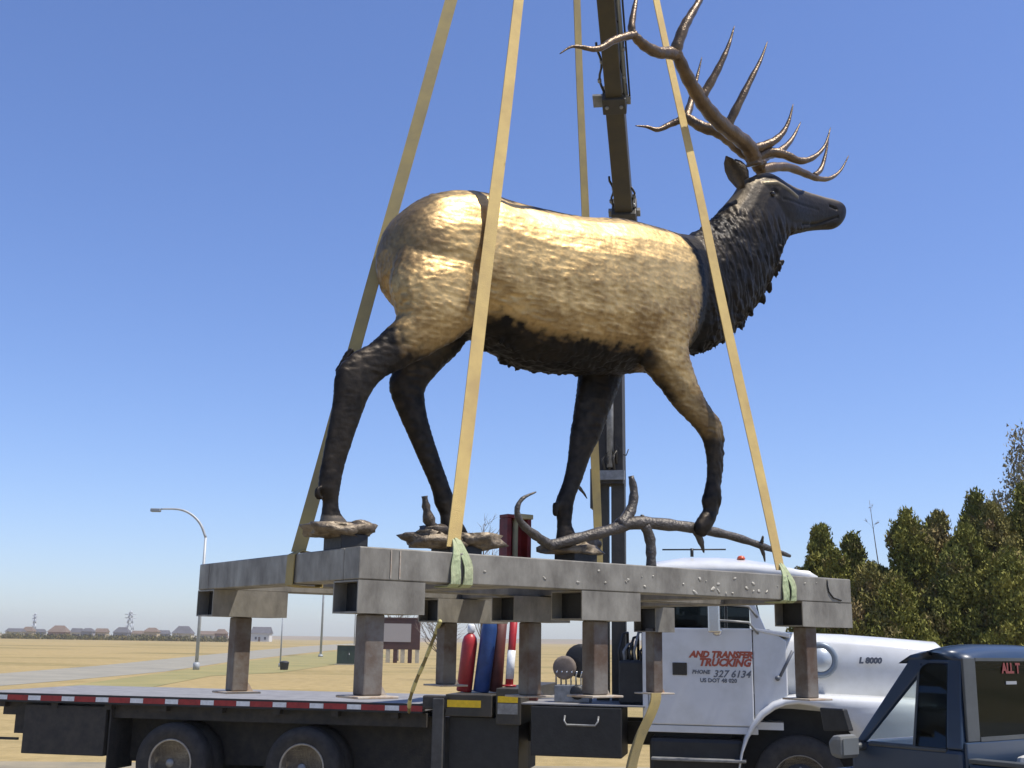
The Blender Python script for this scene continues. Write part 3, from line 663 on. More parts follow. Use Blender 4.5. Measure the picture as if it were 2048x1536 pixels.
for aa in [a_beg + .3 + .75 * i for i in range(8)]: tbox('cross_member', 'chassis', aa, aa + .09, .05, TW - .05, 1.083, 1.168)
tbox('skirt', 'chassis', a_beg + .3, a_end, .16, .22, .98, 1.14)
# rear panel box and tail equipment
am0, am1 = ta(42, 1440)[0], ta(206, 1440)[0]
tbox('tool_box', 'chassis', am0, am1, .06, .62, .52, 1.12, None, .01)
tbox('mud_flap', 'rubber', am1 + .03, am1 + .05, .10, .70, .35, 1.12)
tbox('bumper_bracket', 'chassis', am0 - .22, am0 - .002, .2, .4, .75, 1.12); tbox('tail_bar', 'chassis', am0 - .9, am0 - .2, .25, .29, .66, .69)
def wheel(a_, bo, inward=1, dual=True, rad=.475, front=False):
    c = TR(a_, bo, rad); ax = TN * inward; w_ = .27
    t = MB().lathe(c, ax, [(0.03, rad * .60), (.012, rad * .68), (.0, rad * .80), (.012, rad * .92), (.04, rad * .985), (.07, rad), (w_ - .07, rad), (w_ - .03, rad * .98), (w_, rad * .8), (w_ - .02, rad * .6)], 40).build('tyre', 'rubber', wh := thing2('wheel', truck, c))
    if dual: MB().lathe(c + ax * (w_ + .04), ax, [(0.03, rad * .60), (.0, rad * .80), (.04, rad * .985), (w_ - .04, rad), (w_, rad * .8), (w_ - .02, rad * .6)], 32).build('inner_tyre', 'rubber', wh)
    if front: prof = [(.03, rad * .60), (.02, rad * .595), (.05, rad * .55), (.03, rad * .42), (-.01, rad * .36), (-.03, rad * .2), (-.05, rad * .16), (-.05, .01)]
    else: prof = [(.03, rad * .605), (.018, rad * .60), (.02, rad * .56), (.06, rad * .53), (.16, rad * .51), (.2, rad * .44), (.19, rad * .24), (.10, rad * .23), (.06, rad * .2), (.05, .01)]
    MB().lathe(c, ax, prof[:5] if not front else prof[:3], 32).build('rim', 'rim', wh)
    MB().lathe(c, ax, [(prof[4][0] - .01, prof[4][1] * .99)] + prof[5:] if not front else [(.055, rad * .54)] + prof[3:], 24).build('wheel_disc', 'chassis', wh)  # disc coloured dark, painting the shadow inside the rim
    h_ = MB()
    for q in range(8):
        an = q * math.pi / 4; x = ax.orthogonal().normalized(); y = ax.cross(x); pc = c + (x * math.cos(an) + y * math.sin(an)) * rad * .34
        h_.lathe(pc + ax * (.16 if not front else -.02), ax, [(0, .016), (.03, .016)], 6)
    h_.lathe(c + ax * (.04 if not front else -.06), ax, [(0, rad * .12), (-.03, rad * .10), (-.03, .002)], 12)
    h_.build('wheel_nuts', 'crane_grey', wh)['kind'] = 'stuff'
    return wh
def thing2(name, parent, loc):      # an Empty part that parents sub-parts
    o = bpy.data.objects.new(name, None); COL.objects.link(o); o.empty_display_size = .1
    o.matrix_world = Matrix.Translation(loc); o.parent = parent; o.matrix_parent_inverse = parent.matrix_world.inverted(); return o
aw1 = ta(338, 1500)[0]; aw2 = ta(602, 1500)[0]
for aa in (aw1, aw2):
    wheel(aa, .02); wheel(aa, TW - .02, -1)
    MB().tube([TR(aa, .3, .475), TR(aa, TW - .3, .475)], .09, 10).build('axle', 'chassis', truck)
# crane outrigger, boxes, gear between deck and cab
def A_(px, b=0.0): return ta(px, 1400, b)[0]
tbox('dark_filler', 'chassis', am1 + .06, A_(1012), .62, 1.9, .42, 1.078)  # added dark box, standing in for the black shade below the deck
tbox('outrigger_leg', 'outrig', A_(868), A_(890), -.06, .05, .10, 1.33, None, .01)
tbox('outrigger_head', 'chassis', A_(846), A_(905), -.03, .10, 1.20, 1.36, None, .02)
tbox('outrigger_foot', 'chassis', A_(852), A_(902), -.12, .12, .004, .10, None, .02)
ob = tbox('outrigger_beam', 'crane_dark', A_(892), A_(985), -.03, TW + .03, 1.13, 1.38, None, .01)
tbox('yellow_marking', 'yellow_tape', A_(896), A_(963), -.036, -.031, 1.235, 1.315, ob)
ob = tbox('crane_base', 'crane_dark', A_(992), A_(1042), -.01, TW + .01, 1.05, 1.46, None, .01)
tbox('yellow_marking', 'yellow_tape', A_(996), A_(1036), -.017, -.011, 1.30, 1.37, ob)
tbox('grey_panel', 'crane_grey', A_(996), A_(1036), -.017, -.011, 1.17, 1.29, ob)
tbox('battery_box', 'black', A_(895), A_(1035), .10, .7, .45, 1.12, None, .01)
bx_ = tbox('side_tool_box', 'black', A_(1062), A_(1243), .0, .65, .72, 1.27, None, .012)
ah0, ah1 = A_(1130), A_(1197)
MB().tube([TR(ah0, -.002, 1.17), TR(ah0, -.06, 1.12), TR(ah0 + .03, -.065, 1.075), TR(ah1 - .03, -.065, 1.075), TR(ah1, -.06, 1.12), TR(ah1, -.002, 1.17)], .012, 7).build('grab_handle', 'crane_grey', bx_)
tbox('catwalk_plate', 'deck', A_(1040), A_(1290), .01, TW, 1.285, 1.30)
# valve bank and pumps behind the cab
pv = thing2('valve_bank', truck, TR(A_(1130), .5, 1.3))
tbox('valve_block', 'crane_grey', A_(1098), A_(1170), .35, .6, 1.302, 1.50, pv, .01)
for i in range(6):
    a_ = A_(1100) + i * .06; MB().tube([TR(a_, .42, 1.50), TR(a_, .40, 1.60), TR(a_ + .02, .36, 1.66)], .010, 6).build('lever', 'chrome', pv)
MB().lathe(TR(A_(1145), .32, 1.42), TN, [(0, .05), (.02, .085), (.10, .085), (.12, .03)], 14).build('pump_wheel', 'black', pv)
MB().lathe(TR(A_(1118), .36, 1.70), TN, [(0, .10), (.01, .14), (.05, .14), (.06, .10)], 18).build('filter_drum', 'bare_twig', pv)
MB().lathe(TR(A_(1150), .45, 1.78), TN, [(0, .15), (.02, .20), (.18, .20), (.2, .15)], 20).build('hose_reel', 'black', pv)
tbox('side_frame', 'maroon', A_(1040), A_(1058), .5, .6, 1.302, 2.15, None, .008)
eng = thing2('hydraulic_pack', truck, TR(A_(1255), .5, 1.3))
tbox('tank', 'black', A_(1232), A_(1292), .25, 1.1, 1.302, 1.80, eng, .03)
for i, (q, h_) in enumerate(((1236, 2.1), (1246, 1.98), (1258, 2.06), (1268, 2.12), (1280, 1.96))):
    a_ = A_(q); MB().tube([TR(a_, .35, 1.7), TR(a_ - .03, .33, 1.9), TR(a_ + .02, .38, h_), TR(a_ + .05, .6, h_ + .02), TR(a_ + .02, .9, 1.8)], .017, 7).build('hose', 'crane_grey' if i % 2 else 'black', eng)
# crane: mast, elbow, telescoping boom with collars
def boxbeam(mb, p, q, w0, w1, side, h0=None, h1=None):
    ax = (q - p).normalized(); x = (side - ax * side.dot(ax)).normalized(); y = ax.cross(x)
    c = lambda o, w, h: [o + x * sx * w / 2 + y * sy * h / 2 for sx, sy in ((-1, -1), (1, -1), (1, 1), (-1, 1))]
    return mb.hexa(c(p, w0, h0 or w0) + c(q, w1, h1 or w1))
bm_ = 1.15
crane = thing2('loader_crane', truck, TR(ta(1222, 1300, bm_)[0], bm_, 1.3))
amst = ta(1222, 1100, bm_)[0]
ztop = ta(1222, 700, bm_)[1]
z_col = ta(1222, 955, bm_)[1]
boxbeam(MB(), TR(amst - .10, bm_, 1.28), TR(amst - .10, bm_, z_col), .15, .15, TF).build('column', 'crane_dark', crane)
boxbeam(MB(), TR(amst + .10, bm_, 1.28), TR(amst + .10, bm_, z_col), .17, .17, TF).build('column', 'crane_dark', crane)
boxbeam(MB(), TR(amst, bm_ - .02, z_col - .1), TR(amst, bm_ - .02, ztop + .2), .36, .34, TF).build('column_head', 'chassis', crane)
MB().box(TR, amst - .22, amst + .20, bm_ - .24, bm_ - .185, z_col - .06, z_col + .06).build('bracket', 'crane_grey', crane)
MB().box(TR, amst - .235, amst - .19, bm_ - .24, bm_ + .1, z_col - .42, z_col + .08).build('side_bracket', 'crane_dark', crane)
MB().tube([TR(amst + .02, bm_ - .22, z_col + .1), TR(amst + .02, bm_ - .24, ztop - .1)], .045, 10).build('ram', 'crane_grey', crane)
for i in range(3):
    MB().tube([TR(amst - .04 + .06 * i, bm_ - .22, z_col + .05), TR(amst - .08 + .07 * i, bm_ - .26, z_col + .2), TR(amst + .05 * i, bm_ - .25, z_col + .3), TR(amst + .04 + .03 * i, bm_ - .2, z_col + .15)], .017, 7).build('hose', 'crane_dark', crane)
MB().tube([TR(amst + .14, bm_ - .15, z_col + .28), TR(amst + .22, bm_ - .16, z_col + .26), TR(amst + .25, bm_ - .16, z_col + .34)], .008, 5).build('wire', 'black', crane)
ELB = TR(amst + .02, bm_, ztop + .35); 
dE = ray(1264, 600); dEY = ELB.y; ELB = CO + dE * (dEY / dE.y)
TIP = HOOK + Z * .75 + Vector((0, -.05, 0))
MB().lathe(ELB - TF * .2, TF, [(0, .2), (.02, .24), (.38, .24), (.4, .2)], 20).build('elbow_pin', 'crane_dark', crane)
boxbeam(MB(), TR(amst, bm_, ztop - .05), ELB, .34, .34, TF).build('elbow_link', 'crane_dark', crane)
bdir = (TIP - ELB).normalized(); BL = (TIP - ELB).length
def t_at(py):     # station along the boom that is sighted at this height
    lo, hi = 0., 1.
    for _ in range(40):
        md = (lo + hi) / 2; d = ELB.lerp(TIP, md) - CO; y = H / 2 - FPX * d.dot(_Uv) / d.dot(_F)
        if y > py: lo = md
        else: hi = md
    return lo
k1, k2 = t_at(425), t_at(200)
bp = lambda t_: ELB.lerp(TIP, t_)
boxbeam(MB(), bp(-.02), bp(k1), .30, .28, TF).build('boom_section', 'crane_dark', crane, .012)
boxbeam(MB(), bp(k1), bp(k2), .215, .21, TF).build('boom_section', 'crane_olive', crane, .012)
boxbeam(MB(), bp(k2), bp(.82), .185, .18, TF).build('boom_section', 'crane_olive', crane, .012)
boxbeam(MB(), bp(.82), bp(1.0), .15, .15, TF).build('boom_section', 'crane_olive', crane, .012)
rc = random.Random(5)
for t_, w in ((k1, .30), (k2, .265), (.82, .24)):
    c_ = MB(); boxbeam(c_, bp(t_ - .012), bp(t_ + .012), w, w, TF); co_ = c_.build('collar', 'crane_dark', crane, .01)
    bxx = (TF - bdir * TF.dot(bdir)).normalized(); byy = bdir.cross(bxx)
    for sx in (-1, 1):
        o_ = bp(t_) + bxx * sx * (w / 2 + .02); boxbeam(MB(), o_ - bdir * .05, o_ + bdir * .05, .05, .05, TF).build('collar_lug', 'crane_grey', co_)
    nrm = byy if byy.y < 0 else -byy
    for sx in (-.3, .3):
        MB().lathe(bp(t_) + nrm * (w / 2 + .001) + bxx * w * sx, nrm, [(0, .022), (.015, .02), (.016, .002)], 8).build('bolt', 'crane_grey', co_)
bxx = (TF - bdir * TF.dot(bdir)).normalized(); byy = bdir.cross(bxx); nrm = byy if byy.y < 0 else -byy
o_ = bp(k2) - bxx * .19; hw_ = MB(); boxbeam(hw_, o_ - bdir * .08, o_ + bdir * .08, .11, .11, TF, .03, .03); hw_.build('hose_guide', 'crane_grey', crane)
MB().tube([bp(k2) + bxx * .125 + nrm * .02, bp(1.0) + bxx * .11 + nrm * .02], .028, 8).build('extension_ram', 'ram', crane)
MB().tube([bp(k2) + bxx * .17, bp(.98) + bxx * .16], .012, 6).build('hose', 'black', crane)
for side, t0, t1 in ((-1, k2 + .015, k2 + .09), (1, k2 + .01, k2 + .12), (-1, k1 + .01, k1 + .07), (1, k1 + .005, k1 + .05)):
    ps = []
    for i in range(9):
        q = i / 8; ps.append(bp(t0 + (t1 - t0) * q) + bxx * side * (.125 + .022 * math.sin(q * math.pi * 3 + side)) + nrm * .03)
    MB().tube(ps, .014, 6).build('hose', 'crane_dark', crane)
    for i in (2, 5): MB().lathe(ps[i] - bdir * .02, bdir, [(0, .022), (.04, .022)], 8).build('hose_clamp', 'crane_grey', crane)
hk = HOOK
MB().tube([TIP, TIP - Z * .35], .03, 8).build('hook_shank', 'crane_grey', crane)
hp = [TIP - Z * .33, HOOK + Z * .28 + TF * .0, HOOK + Z * .16 + TF * .10, HOOK + Z * .02 + TF * .08, HOOK - Z * .03, HOOK + Z * .02 - TF * .09, HOOK + Z * .12 - TF * .11]
P, rr = catmull(hp, [.04, .045, .05, .05, .05, .04, .015], 4); MB().tube(P, rr, 8).build('hook', 'yellow_tape', crane)

# cab
def C_(px, py, b=0.0): return ta(px, py, b)
aL = C_(1286, 1300)[0]; aR = C_(1508, 1300)[0]; zdb = C_(1400, 1452)[1]; zwin = C_(1430, 1256)[1]
zroof = C_(1470, 1112, .6)[1]
cb0, cb1 = .10, 2.28
# cab shell: back wall, lower sides, pillars, roof  (glass set in real openings)
cab = tbox('cab_floor', 'white_paint', aL, aR + .30, cb0 + .05, cb1, zdb - .03, zdb + .05)
tbox('cab_back', 'white_paint', aL, aL + .05, cb0 + .052, cb1 - .001, zdb + .051, zwin + .62)
tbox('far_side', 'white_paint', aL + .051, aR + .2, cb1 - .05, cb1, zdb + .051, zwin + .02)
tbox('seat', 'interior', aL + .15, aL + .6, cb0 + .3, cb1 - .3, zdb + .06, zwin + .1, None, .05)
door = tbox('door', 'white_paint', aL + .055, aR - .02, cb0, cb0 + .05, zdb, zwin, None, .012)
tbox('sill_trim', 'white_paint', aL - .01, aR + .02, cb0 + .01, cb0 + .05, zdb - .085, zdb - .008, None, .006)
tbox('rear_corner', 'white_paint', aL - .02, aL + .048, cb0 + .004, cb0 + .05, zdb, zwin + .62, None, .02)
zr0 = zwin + .62
tbox('door_handle', 'black_gloss', C_(1345, 1337, cb0)[0], C_(1374, 1337, cb0)[0], cb0 - .012, cb0 - .001, C_(1360, 1350, cb0)[1], C_(1360, 1325, cb0)[1], door, .012)
aw_ = C_(1372, 1240, cb0)[0]
tbox('window_frame', 'black', aL + .06, aR - .02, cb0 + .008, cb0 + .04, zr0 - .03, zr0, door); tbox('window_frame', 'white_paint', aL + .06, aL + .12, cb0 + .004, cb0 + .045, zwin + .001, zr0 - .031, door)
tbox('vent_bar', 'black', aR - .32, aR - .29, cb0 + .008, cb0 + .04, zwin + .001, zr0 - .031, door)
tbox('pane', 'glass_tint', aL + .121, aR - .321, cb0 + .02, cb0 + .026, zwin + .001, zr0 - .031, door)
tbox('pane', 'glass_tint', aR - .289, aR - .04, cb0 + .02, cb0 + .026, zwin + .001, zr0 - .031, door)
# windscreen pillars and glass
MB().prism(TR, [(aR - .02, zwin - .02), (aR + .14, zwin - .02), (aR + .03, zwin + .25), (aR - .015, zr0), (aR - .07, zr0)], cb0 + .005, cb0 + .06).build('pillar', 'white_paint', truck, .01)
MB().prism(TR, [(aR - .02, zwin - .02), (aR + .12, zwin - .02), (aR + .02, zwin + .25), (aR - .02, zr0), (aR - .07, zr0)], cb1 - .06, cb1 - .005).build('pillar', 'white_paint', truck, .01)
MB().prism(TR, [(aR + .09, zwin), (aR + .10, zwin), (aR - .01, zr0 - .01), (aR - .02, zr0 - .01)], cb0 + .061, cb1 - .061).build('windscreen', 'glass_tint', truck)
tbox('dashboard', 'interior', aR - .25, aR + .08, cb0 + .06, cb1 - .06, zwin - .15, zwin - .01)
# roof: domed shell with visor
avz = C_(1634, 1135, .2)[0]
rf = MB(); rr_ = []
prof = [(aL - .03, .0, .0), (aL - .01, .07, .07), (aL + .12, .16, .15), (aL + .45, .20, .20), (aL + .85, .20, .20), (aR - .1, .18, .18), (aR + .15, .14, .14), (aR + .45, .07, .07), (avz - .1, .02, .0), (avz, .0, -.06)]
for a_, h_, h2 in prof:
    r_ = []
    for k in range(13):
        q = k / 12; b_ = cb0 - .01 + (cb1 - cb0 + .02) * q; e_ = 1 - abs(2 * q - 1) ** 4
        r_.append(TR(a_, b_, zr0 + .03 + (h2 if h2 < 0 else h2 * (.25 + .75 * e_))))
    low = zr0 + (0 if a_ < aR else -.02 - .09 * (a_ - aR) / (avz - aR))
    for k in range(12, -1, -1):
        q = k / 12; b_ = cb0 - .01 + (cb1 - cb0 + .02) * q; r_.append(TR(a_ - (.02 if a_ > avz - .02 else 0), b_, low - (.0)))
    rr_.append(r_)
rf.loft(rr_, True); roof = rf.build('roof', 'white_paint', truck)
zc_ = zr0 + .2
for q, b_ in ((.35, .45), (.35, 1.2), (.35, 1.95)):
    MB().lathe(TR(aR - .12, b_ + .0, zr0 + .185), Z, [(0, .05), (.02, .046), (.04, .03), (.045, .004)], 12).build('marker_light', 'amber', roof)
MB().tube([TR(aL + .55, .5, zr0 + .22), TR(aL + .55, .5, zr0 + .32)], .02, 6).build('antenna_base', 'black', roof)
MB().tube([TR(aL + .2, .45, zr0 + .3), TR(aL + .95, .55, zr0 + .31)], .01, 5).build('air_horn', 'black', roof)
# hood: long sloping nose with a raised centre
ah_ = aR + .10; zh = C_(1540, 1262, .4)[1]; an_ = C_(1905, 1290, .3)[0]
hd = MB(); rr_ = []
for a_, zt, zlo, bw in ((ah_, zh, 1.30, .34), (ah_ + .3, zh - .005, 1.30, .34), (ah_ + .9, zh - .02, 1.26, .38), (ah_ + 1.4, zh - .05, 1.22, .42), (an_ - .12, zh - .09, 1.18, .46), (an_, zh - .20, 1.18, .50), (an_ + .03, zh - .40, 1.18, .52)):
    r_ = []
    b0, b1 = bw, 2.38 - bw
    for k in range(15):
        q = -1 + 2 * k / 14; b_ = (b0 + b1) / 2 + (b1 - b0) / 2 * math.copysign(abs(q) ** .75, q)
        r_.append(TR(a_, b_, zt - .10 * abs(q) ** 5 - .02 * q * q))
    r_ += [TR(a_, b1, zt - .32), TR(a_, b1 + .02, zlo), TR(a_, b0 - .02, zlo), TR(a_, b0, zt - .32)]
    rr_.append(r_)
hd.loft(rr_, True); hood = hd.build('hood', 'white_paint', truck)
# cowl between door and hood
MB().prism(TR, [(aR - .012, zdb + .02), (aR + .36, zdb + .35), (aR + .36, zwin - .13), (aR + .24, zwin - .05), (aR - .012, zwin - .02)], cb0 + .012, cb0 + .30).build('cowl', 'white_paint', truck, .015)
MB().prism(TR, [(aR - .01, zwin - .02), (aR + .4, zwin - .10), (aR + .4, zwin - .045), (aR - .01, zwin + .012)], cb0 - .002, cb1 - .1).build('cowl_top', 'white_paint', truck, .01)
# round air cleaner on the hood side
apc, zpc = C_(1640, 1320, .28)
MB().lathe(TR(apc, .36, zpc), -TN, [(0, .20), (.09, .20), (.11, .185), (.112, .14), (.10, .135), (.10, .01)], 32).build('air_cleaner_ring', 'grey_ring', truck)
MB().lathe(TR(apc, .36, zpc), -TN, [(.08, .135), (.118, .13), (.125, .02)], 28).build('air_cleaner_cap', 'ring_disc', truck)
MB().tube([TR(C_(1560, 1352, .2)[0], .12, C_(1560, 1352, .2)[1]), TR(C_(1585, 1302, .2)[0], .12, C_(1585, 1302, .2)[1])], .02, 7).build('hood_latch', 'decal_dark', truck)
MB().lathe(TR(C_(1555, 1356, .2)[0], .10, C_(1555, 1356, .2)[1]), -TN, [(-.02, .03), (.02, .03)], 8).build('latch_pivot', 'decal_dark', truck)
# front fender: arched sheet over the wheel
afw, _ = C_(1600, 1500); rfw = .62; zfw = .56
zti = C_(1600, 1409)[1]; rz = zti - .5
arc = [(afw + .66 * math.cos(R(180 - k * 180 / 16)) * (1.12 if k > 8 else 1), .5 + rz * math.sin(R(180 - k * 180 / 16))) for k in range(17)]
outl = [(an_ - .02, .5), (an_ + .02, .95), (an_ - .06, zti + .02), (an_ - .3, zti + .07), (afw + .35, zti + .10), (afw + .05, zti + .11), (afw - .22, zti + .06), (afw - .44, zti - .10), (afw - .59, zti - .34), (afw - .665, zti - .62), (afw - .685, .5)]
ft = MB()
def fend(b0, b1, sh):
    n = len(arc); m_ = len(outl); lo_ = [(x, z) for x, z in arc] 
    # strip between opening and outline, matched by position along the arc
    out_ = []
    rv = outl[::-1]
    for k in range(n):
        t = k / (n - 1) * (m_ - 1); q = min(int(t), m_ - 2); f = t - q
        out_.append((rv[q][0] + (rv[q + 1][0] - rv[q][0]) * f, rv[q][1] + (rv[q + 1][1] - rv[q][1]) * f))
    rings = []
    for (ai, zi), (ao, zo) in zip(arc, out_):
        dx, dz = ao - ai, zo - zi
        rings.append([TR(ai, .03, zi), TR(ai + dx * .15, .0, zi + dz * .15), TR(ai + dx * .6, .0, zi + dz * .6), TR(ai + dx * .88, .035, zi + dz * .88), TR(ao, .12, zo), TR(ao, .50, zo + .015), TR(ai, .50, zi)])
    ft.loft(rings, True)
fend(0, .5, 0); ft.build('fender', 'white_paint', truck)
tbox('wheel_well', 'black', afw - .76, afw + .8, .505, .56, .45, zti + .08)
tbox('running_board_back', 'black', aL + .1, afw - .74, .3, .36, .45, zdb - .1)
tbox('engine_bay', 'black', aR + .38, an_ - .1, .57, 1.8, .7, 1.17)
wheel(afw, .10, 1, False, .51, True); wheel(afw, TW - .10, -1, False, .51, True)
tbox('front_bumper', 'chrome', an_ + .10, an_ + .2, .0, TW, .55, .85, None, .02)
tbox('grille', 'chrome', an_ + .031, an_ + .06, .55, 1.85, .95, 1.6, None, .01)
for b_ in (.22, TW - .22):
    MB().lathe(TR(an_ - .02, b_, 1.05), TF, [(-.1, .11), (.04, .12), (.06, .10), (.065, .01)], 16).build('headlight', 'ring_disc', truck)
# steps and tank below the door
tbox('fuel_tank', 'black', aL + .05, aR - .15, .12, .75, .50, zdb - .14, None, .05)
tbox('step', 'crane_grey', aL + .08, aR - .12, -.02, .2, .72, .75, None, .008); tbox('step', 'crane_grey', aL + .08, aR - .2, -.02, .2, .42, .45, None, .008)
# mirror and arms
am_, zm_ = C_(1432, 1262, -.15)
MB().box(TR, am_ - .09, am_ + .05, -.20, -.14, zm_ - .02, zm_ + .38).build('mirror', 'chrome', truck, .02)
for dz in (.12, .30):
    MB().tube([TR(am_, -.17, zm_ + dz), TR(aR - .05, -.05, zm_ + dz - .02), TR(aR + .05, cb0 + .02, zm_ + dz - .14)], .014, 7).build('mirror_arm', 'crane_grey', truck)
MB().lathe(TR(C_(1434, 1262, -.1)[0], -.13, C_(1434, 1262, -.1)[1]), -TN, [(0, .06), (.02, .055), (.05, .02)], 10).build('spot_mirror', 'chrome', truck)
# lettering on the door
def lettering(body, px, py, size, m_, sh, bold, b_=cb0 - .003, align='LEFT'):
    a_, z_ = C_(px, py, b_); return text_mesh('lettering', body, size, TR(a_, b_, z_), TF, Z, m_, door, sh, bold, align)
lettering('AND TRANSFER', 1379, 1314, .098, 'decal_red', .3, .006); lettering('TRUCKING', 1397, 1331, .115, 'decal_red', .3, .006)
lettering('PHONE', 1384, 1347, .06, 'decal_dark', .2, .002); lettering('327 6134', 1426, 1354, .11, 'decal_dark', .3, .002)
lettering('US DOT 48 020', 1400, 1364, .062, 'decal_dark', 0, .002)
a_, z_ = C_(1718, 1326, .33); text_mesh('badge', 'L 8000', .088, TR(a_, .335, z_), TF, Z, 'decal_dark', truck, .2, .006)

# gas bottles and rolled bundles standing on the truck frame, seen between the posts
def bottle(name, label, cat, px, pt, pbz, r, m_, cap, lean=0.0, b_=.55):
    a0, _ = ta(px, 1380, b_); zt = ta(px, pt, b_)[1]; base = TR(a0, b_, pbz)
    t = thing(name, label, cat, base); ax = (Z + TF * lean).normalized(); h = (zt - pbz)
    MB().lathe(base, ax, [(0, r * .9), (.015, r), (h * .80, r), (h * .90, r * .85), (h * .96, r * .45), (h * .97, r * .3)], 18).build('cylinder', m_, t)
    MB().lathe(base + ax * h * .97, ax, [(0, r * .34), (.02, r * .5), (.09, r * .5), (.11, r * .3), (.112, .003)], 12).build('valve_cap', cap, t)
    return t
zt_ = 1.39
bottle('gas_cylinder', 'bright red gas cylinder with white cap beside a blue one on the truck', 'gas cylinder', 928, 1262, zt_, .095, 'red_paint', 'white_tape', .10, .5)
bottle('gas_cylinder', 'blue gas cylinder leaning beside the red one on the truck', 'gas cylinder', 962, 1228, zt_, .098, 'blue_paint_bottle', 'blue_paint_bottle', .12, .5)
def roll(label, px, pt, z0, r, m_, b_, bands=None):
    a0, _ = ta(px, 1380, b_); zt = ta(px, pt, b_)[1]; base = TR(a0, b_, z0)
    t = thing('marker_post' if bands else 'canvas_roll', label, 'post' if bands else 'roll', base)
    MB().lathe(base, Z + TF * .06, [(0, r * .8), (.02, r), ((zt - z0) * .5, r * .95), (zt - z0, r)], 12).build('tube' if bands else 'roll', m_, t)
    if bands:
        for q0, q1 in bands: MB().lathe(base, Z + TF * .06, [((zt - z0) * q0, r * 1.03), ((zt - z0) * q1, r * 1.03)], 12).build('white_band', 'white_tape', t)
        MB().lathe(base, Z, [(0, r * 1.8), (.02, r * 1.7), (.022, r)], 12).build('base', m_, t)
roll('dark red canvas roll standing beside the blue gas cylinder', 991, 1222, zt_, .085, 'maroon', .62)
roll('slim red marker post with white band beside the dark red roll', 1018, 1222, zt_ + .075, .05, 'red_paint', .45, [(.10, .48)])

# bent grey exhaust-like steel strap hanging below the stand's far post, and a tag line
b = MB(); pp = [at_y(1312, 1386, 8.98), at_y(1310, 1405, 8.97), at_y(1300, 1432, 8.95), at_y(1278, 1480, 8.92), at_y(1262, 1540, 8.9), at_y(1262, 1600, 8.9)]
P, rr = catmull(pp, [.05] * 6, 5); b.strip(P, [U * .10] * len(P), .012); o = b.build('hanging_strap', 'webbing_dull')
tag(o, 'limp grey webbing strap dangling below the stand in front of the truck door', 'strap')
rope = thing('tag_line', 'twisted pale yellow and dark tag line slanting down to the truck deck edge', 'rope', at_y(818, 1424, 13.75))
pp = [at_y(880, 1243, 7.86), at_y(862, 1290, 8.9), at_y(846, 1330, 10.0), at_y(832, 1362, 11.3), at_y(820, 1398, 12.9), at_y(818, 1424, 13.75)]
P, rr = catmull(pp, [.013, .014, .016, .018, .02, .021], 6)
for k in range(0, len(P) - 1, 3):
    seg = P[k:k + 4]
    MB().tube(seg, [q * (1.15 if (k // 3) % 2 == 0 else .95) for q in rr[k:k + 4]], 7).build('pale_strand' if (k // 3) % 2 == 0 else 'dark_strand', 'rope' if (k // 3) % 2 == 0 else 'rope_dark', rope)

# ================================================================== BLUE PICKUP
HD = R(38); PH = Vector((-math.sin(HD), math.cos(HD), 0)); PR = Vector((math.cos(HD), math.sin(HD), 0))   # heading; to its right
PC = at_y(1918, 1488, 8.0); zs_ = PC.z; PC.z = 0
def PK(a, b, z): return PC + PH * a + PR * b + Z * z
pk = thing('pickup_truck', 'dark blue pickup with tinted rear window and red sticker parked beside the white truck', 'pickup', PK(.5, .9, 0))
def pa(px, py, b=0.0):
    q = on_plane(px, py, PK(0, b, 0), PR); return (q - PC).dot(PH), q.z
def pb(px, py, a=0.0):
    q = on_plane(px, py, PK(a, 0, 0), PH); return (q - PC).dot(PR), q.z
def pbox(name, m_, a0, a1, b0, b1, z0, z1, par=None, bev=0.0): return MB().box(PK, a0, a1, b0, b1, z0, z1).build(name, m_, par or pk, bev)
PWD = 1.86
zrf = pa(1900, 1306)[1]
aP = pa(1722, 1445)[0]           # foot of the windscreen pillar
aT = pa(1812, 1306)[0]           # top of it
zsl = zs_ - .02
# lower body
MB().prism(PK, [(-.02, .45), (aP + .10, .45), (aP + .10, zsl - .02), (-.02, zsl - .02)], 0.0, PWD).build('cab_body', 'pickup_blue', pk, .03)
hz = zsl - .20
MB().prism(PK, [(aP + .101, .45), (aP + 1.15, .45), (aP + 1.2, hz - .3), (aP + 1.05, hz - .16), (aP + .101, hz)], .02, PWD - .02).build('hood', 'pickup_blue', pk, .05)
# bed
pbox('bed_side', 'pickup_blue', -2.3, -.06, 0, .10, .45, zsl - .10, None, .02); pbox('bed_side', 'pickup_blue', -2.3, -.06, PWD - .10, PWD, .45, zsl - .10, None, .02)
pbox('bed_floor', 'pickup_trim', -2.3, -.06, .101, PWD - .101, .70, .75); pbox('tailgate', 'pickup_blue', -2.36, -2.301, 0, PWD, .5, zsl - .12, None, .02)
pbox('bed_rail_cap', 'pickup_trim', -2.3, -.06, -.005, .11, zsl - .099, zsl - .07, None, .006)
bw0, bw1 = pb(1975, 1500)[0], PWD - .15
pbox('load_cover', 'bed_liner', -1.2, -.12, .45, PWD - .12, .76, zsl - .06, None, .05)
# roof
rr_ = []
for k, (a_, dz) in enumerate(((-.03, -.10), (-.02, -.035), (.05, -.005), (.25, .02), (aT - .15, .02), (aT + .02, -.01), (aT + .12, -.07))):
    r_ = []
    for j in range(13):
        q = -1 + j / 6; r_.append(PK(a_, PWD / 2 + q * (PWD / 2 - .10 + .02), zrf + .045 + dz - .055 * abs(q) ** 3))
    r_ += [PK(a_, PWD - .10, zrf - .07), PK(a_, .10, zrf - .07)]
    rr_.append(r_)
b = MB(); b.loft(rr_, True); b.build('roof', 'pickup_blue', pk)
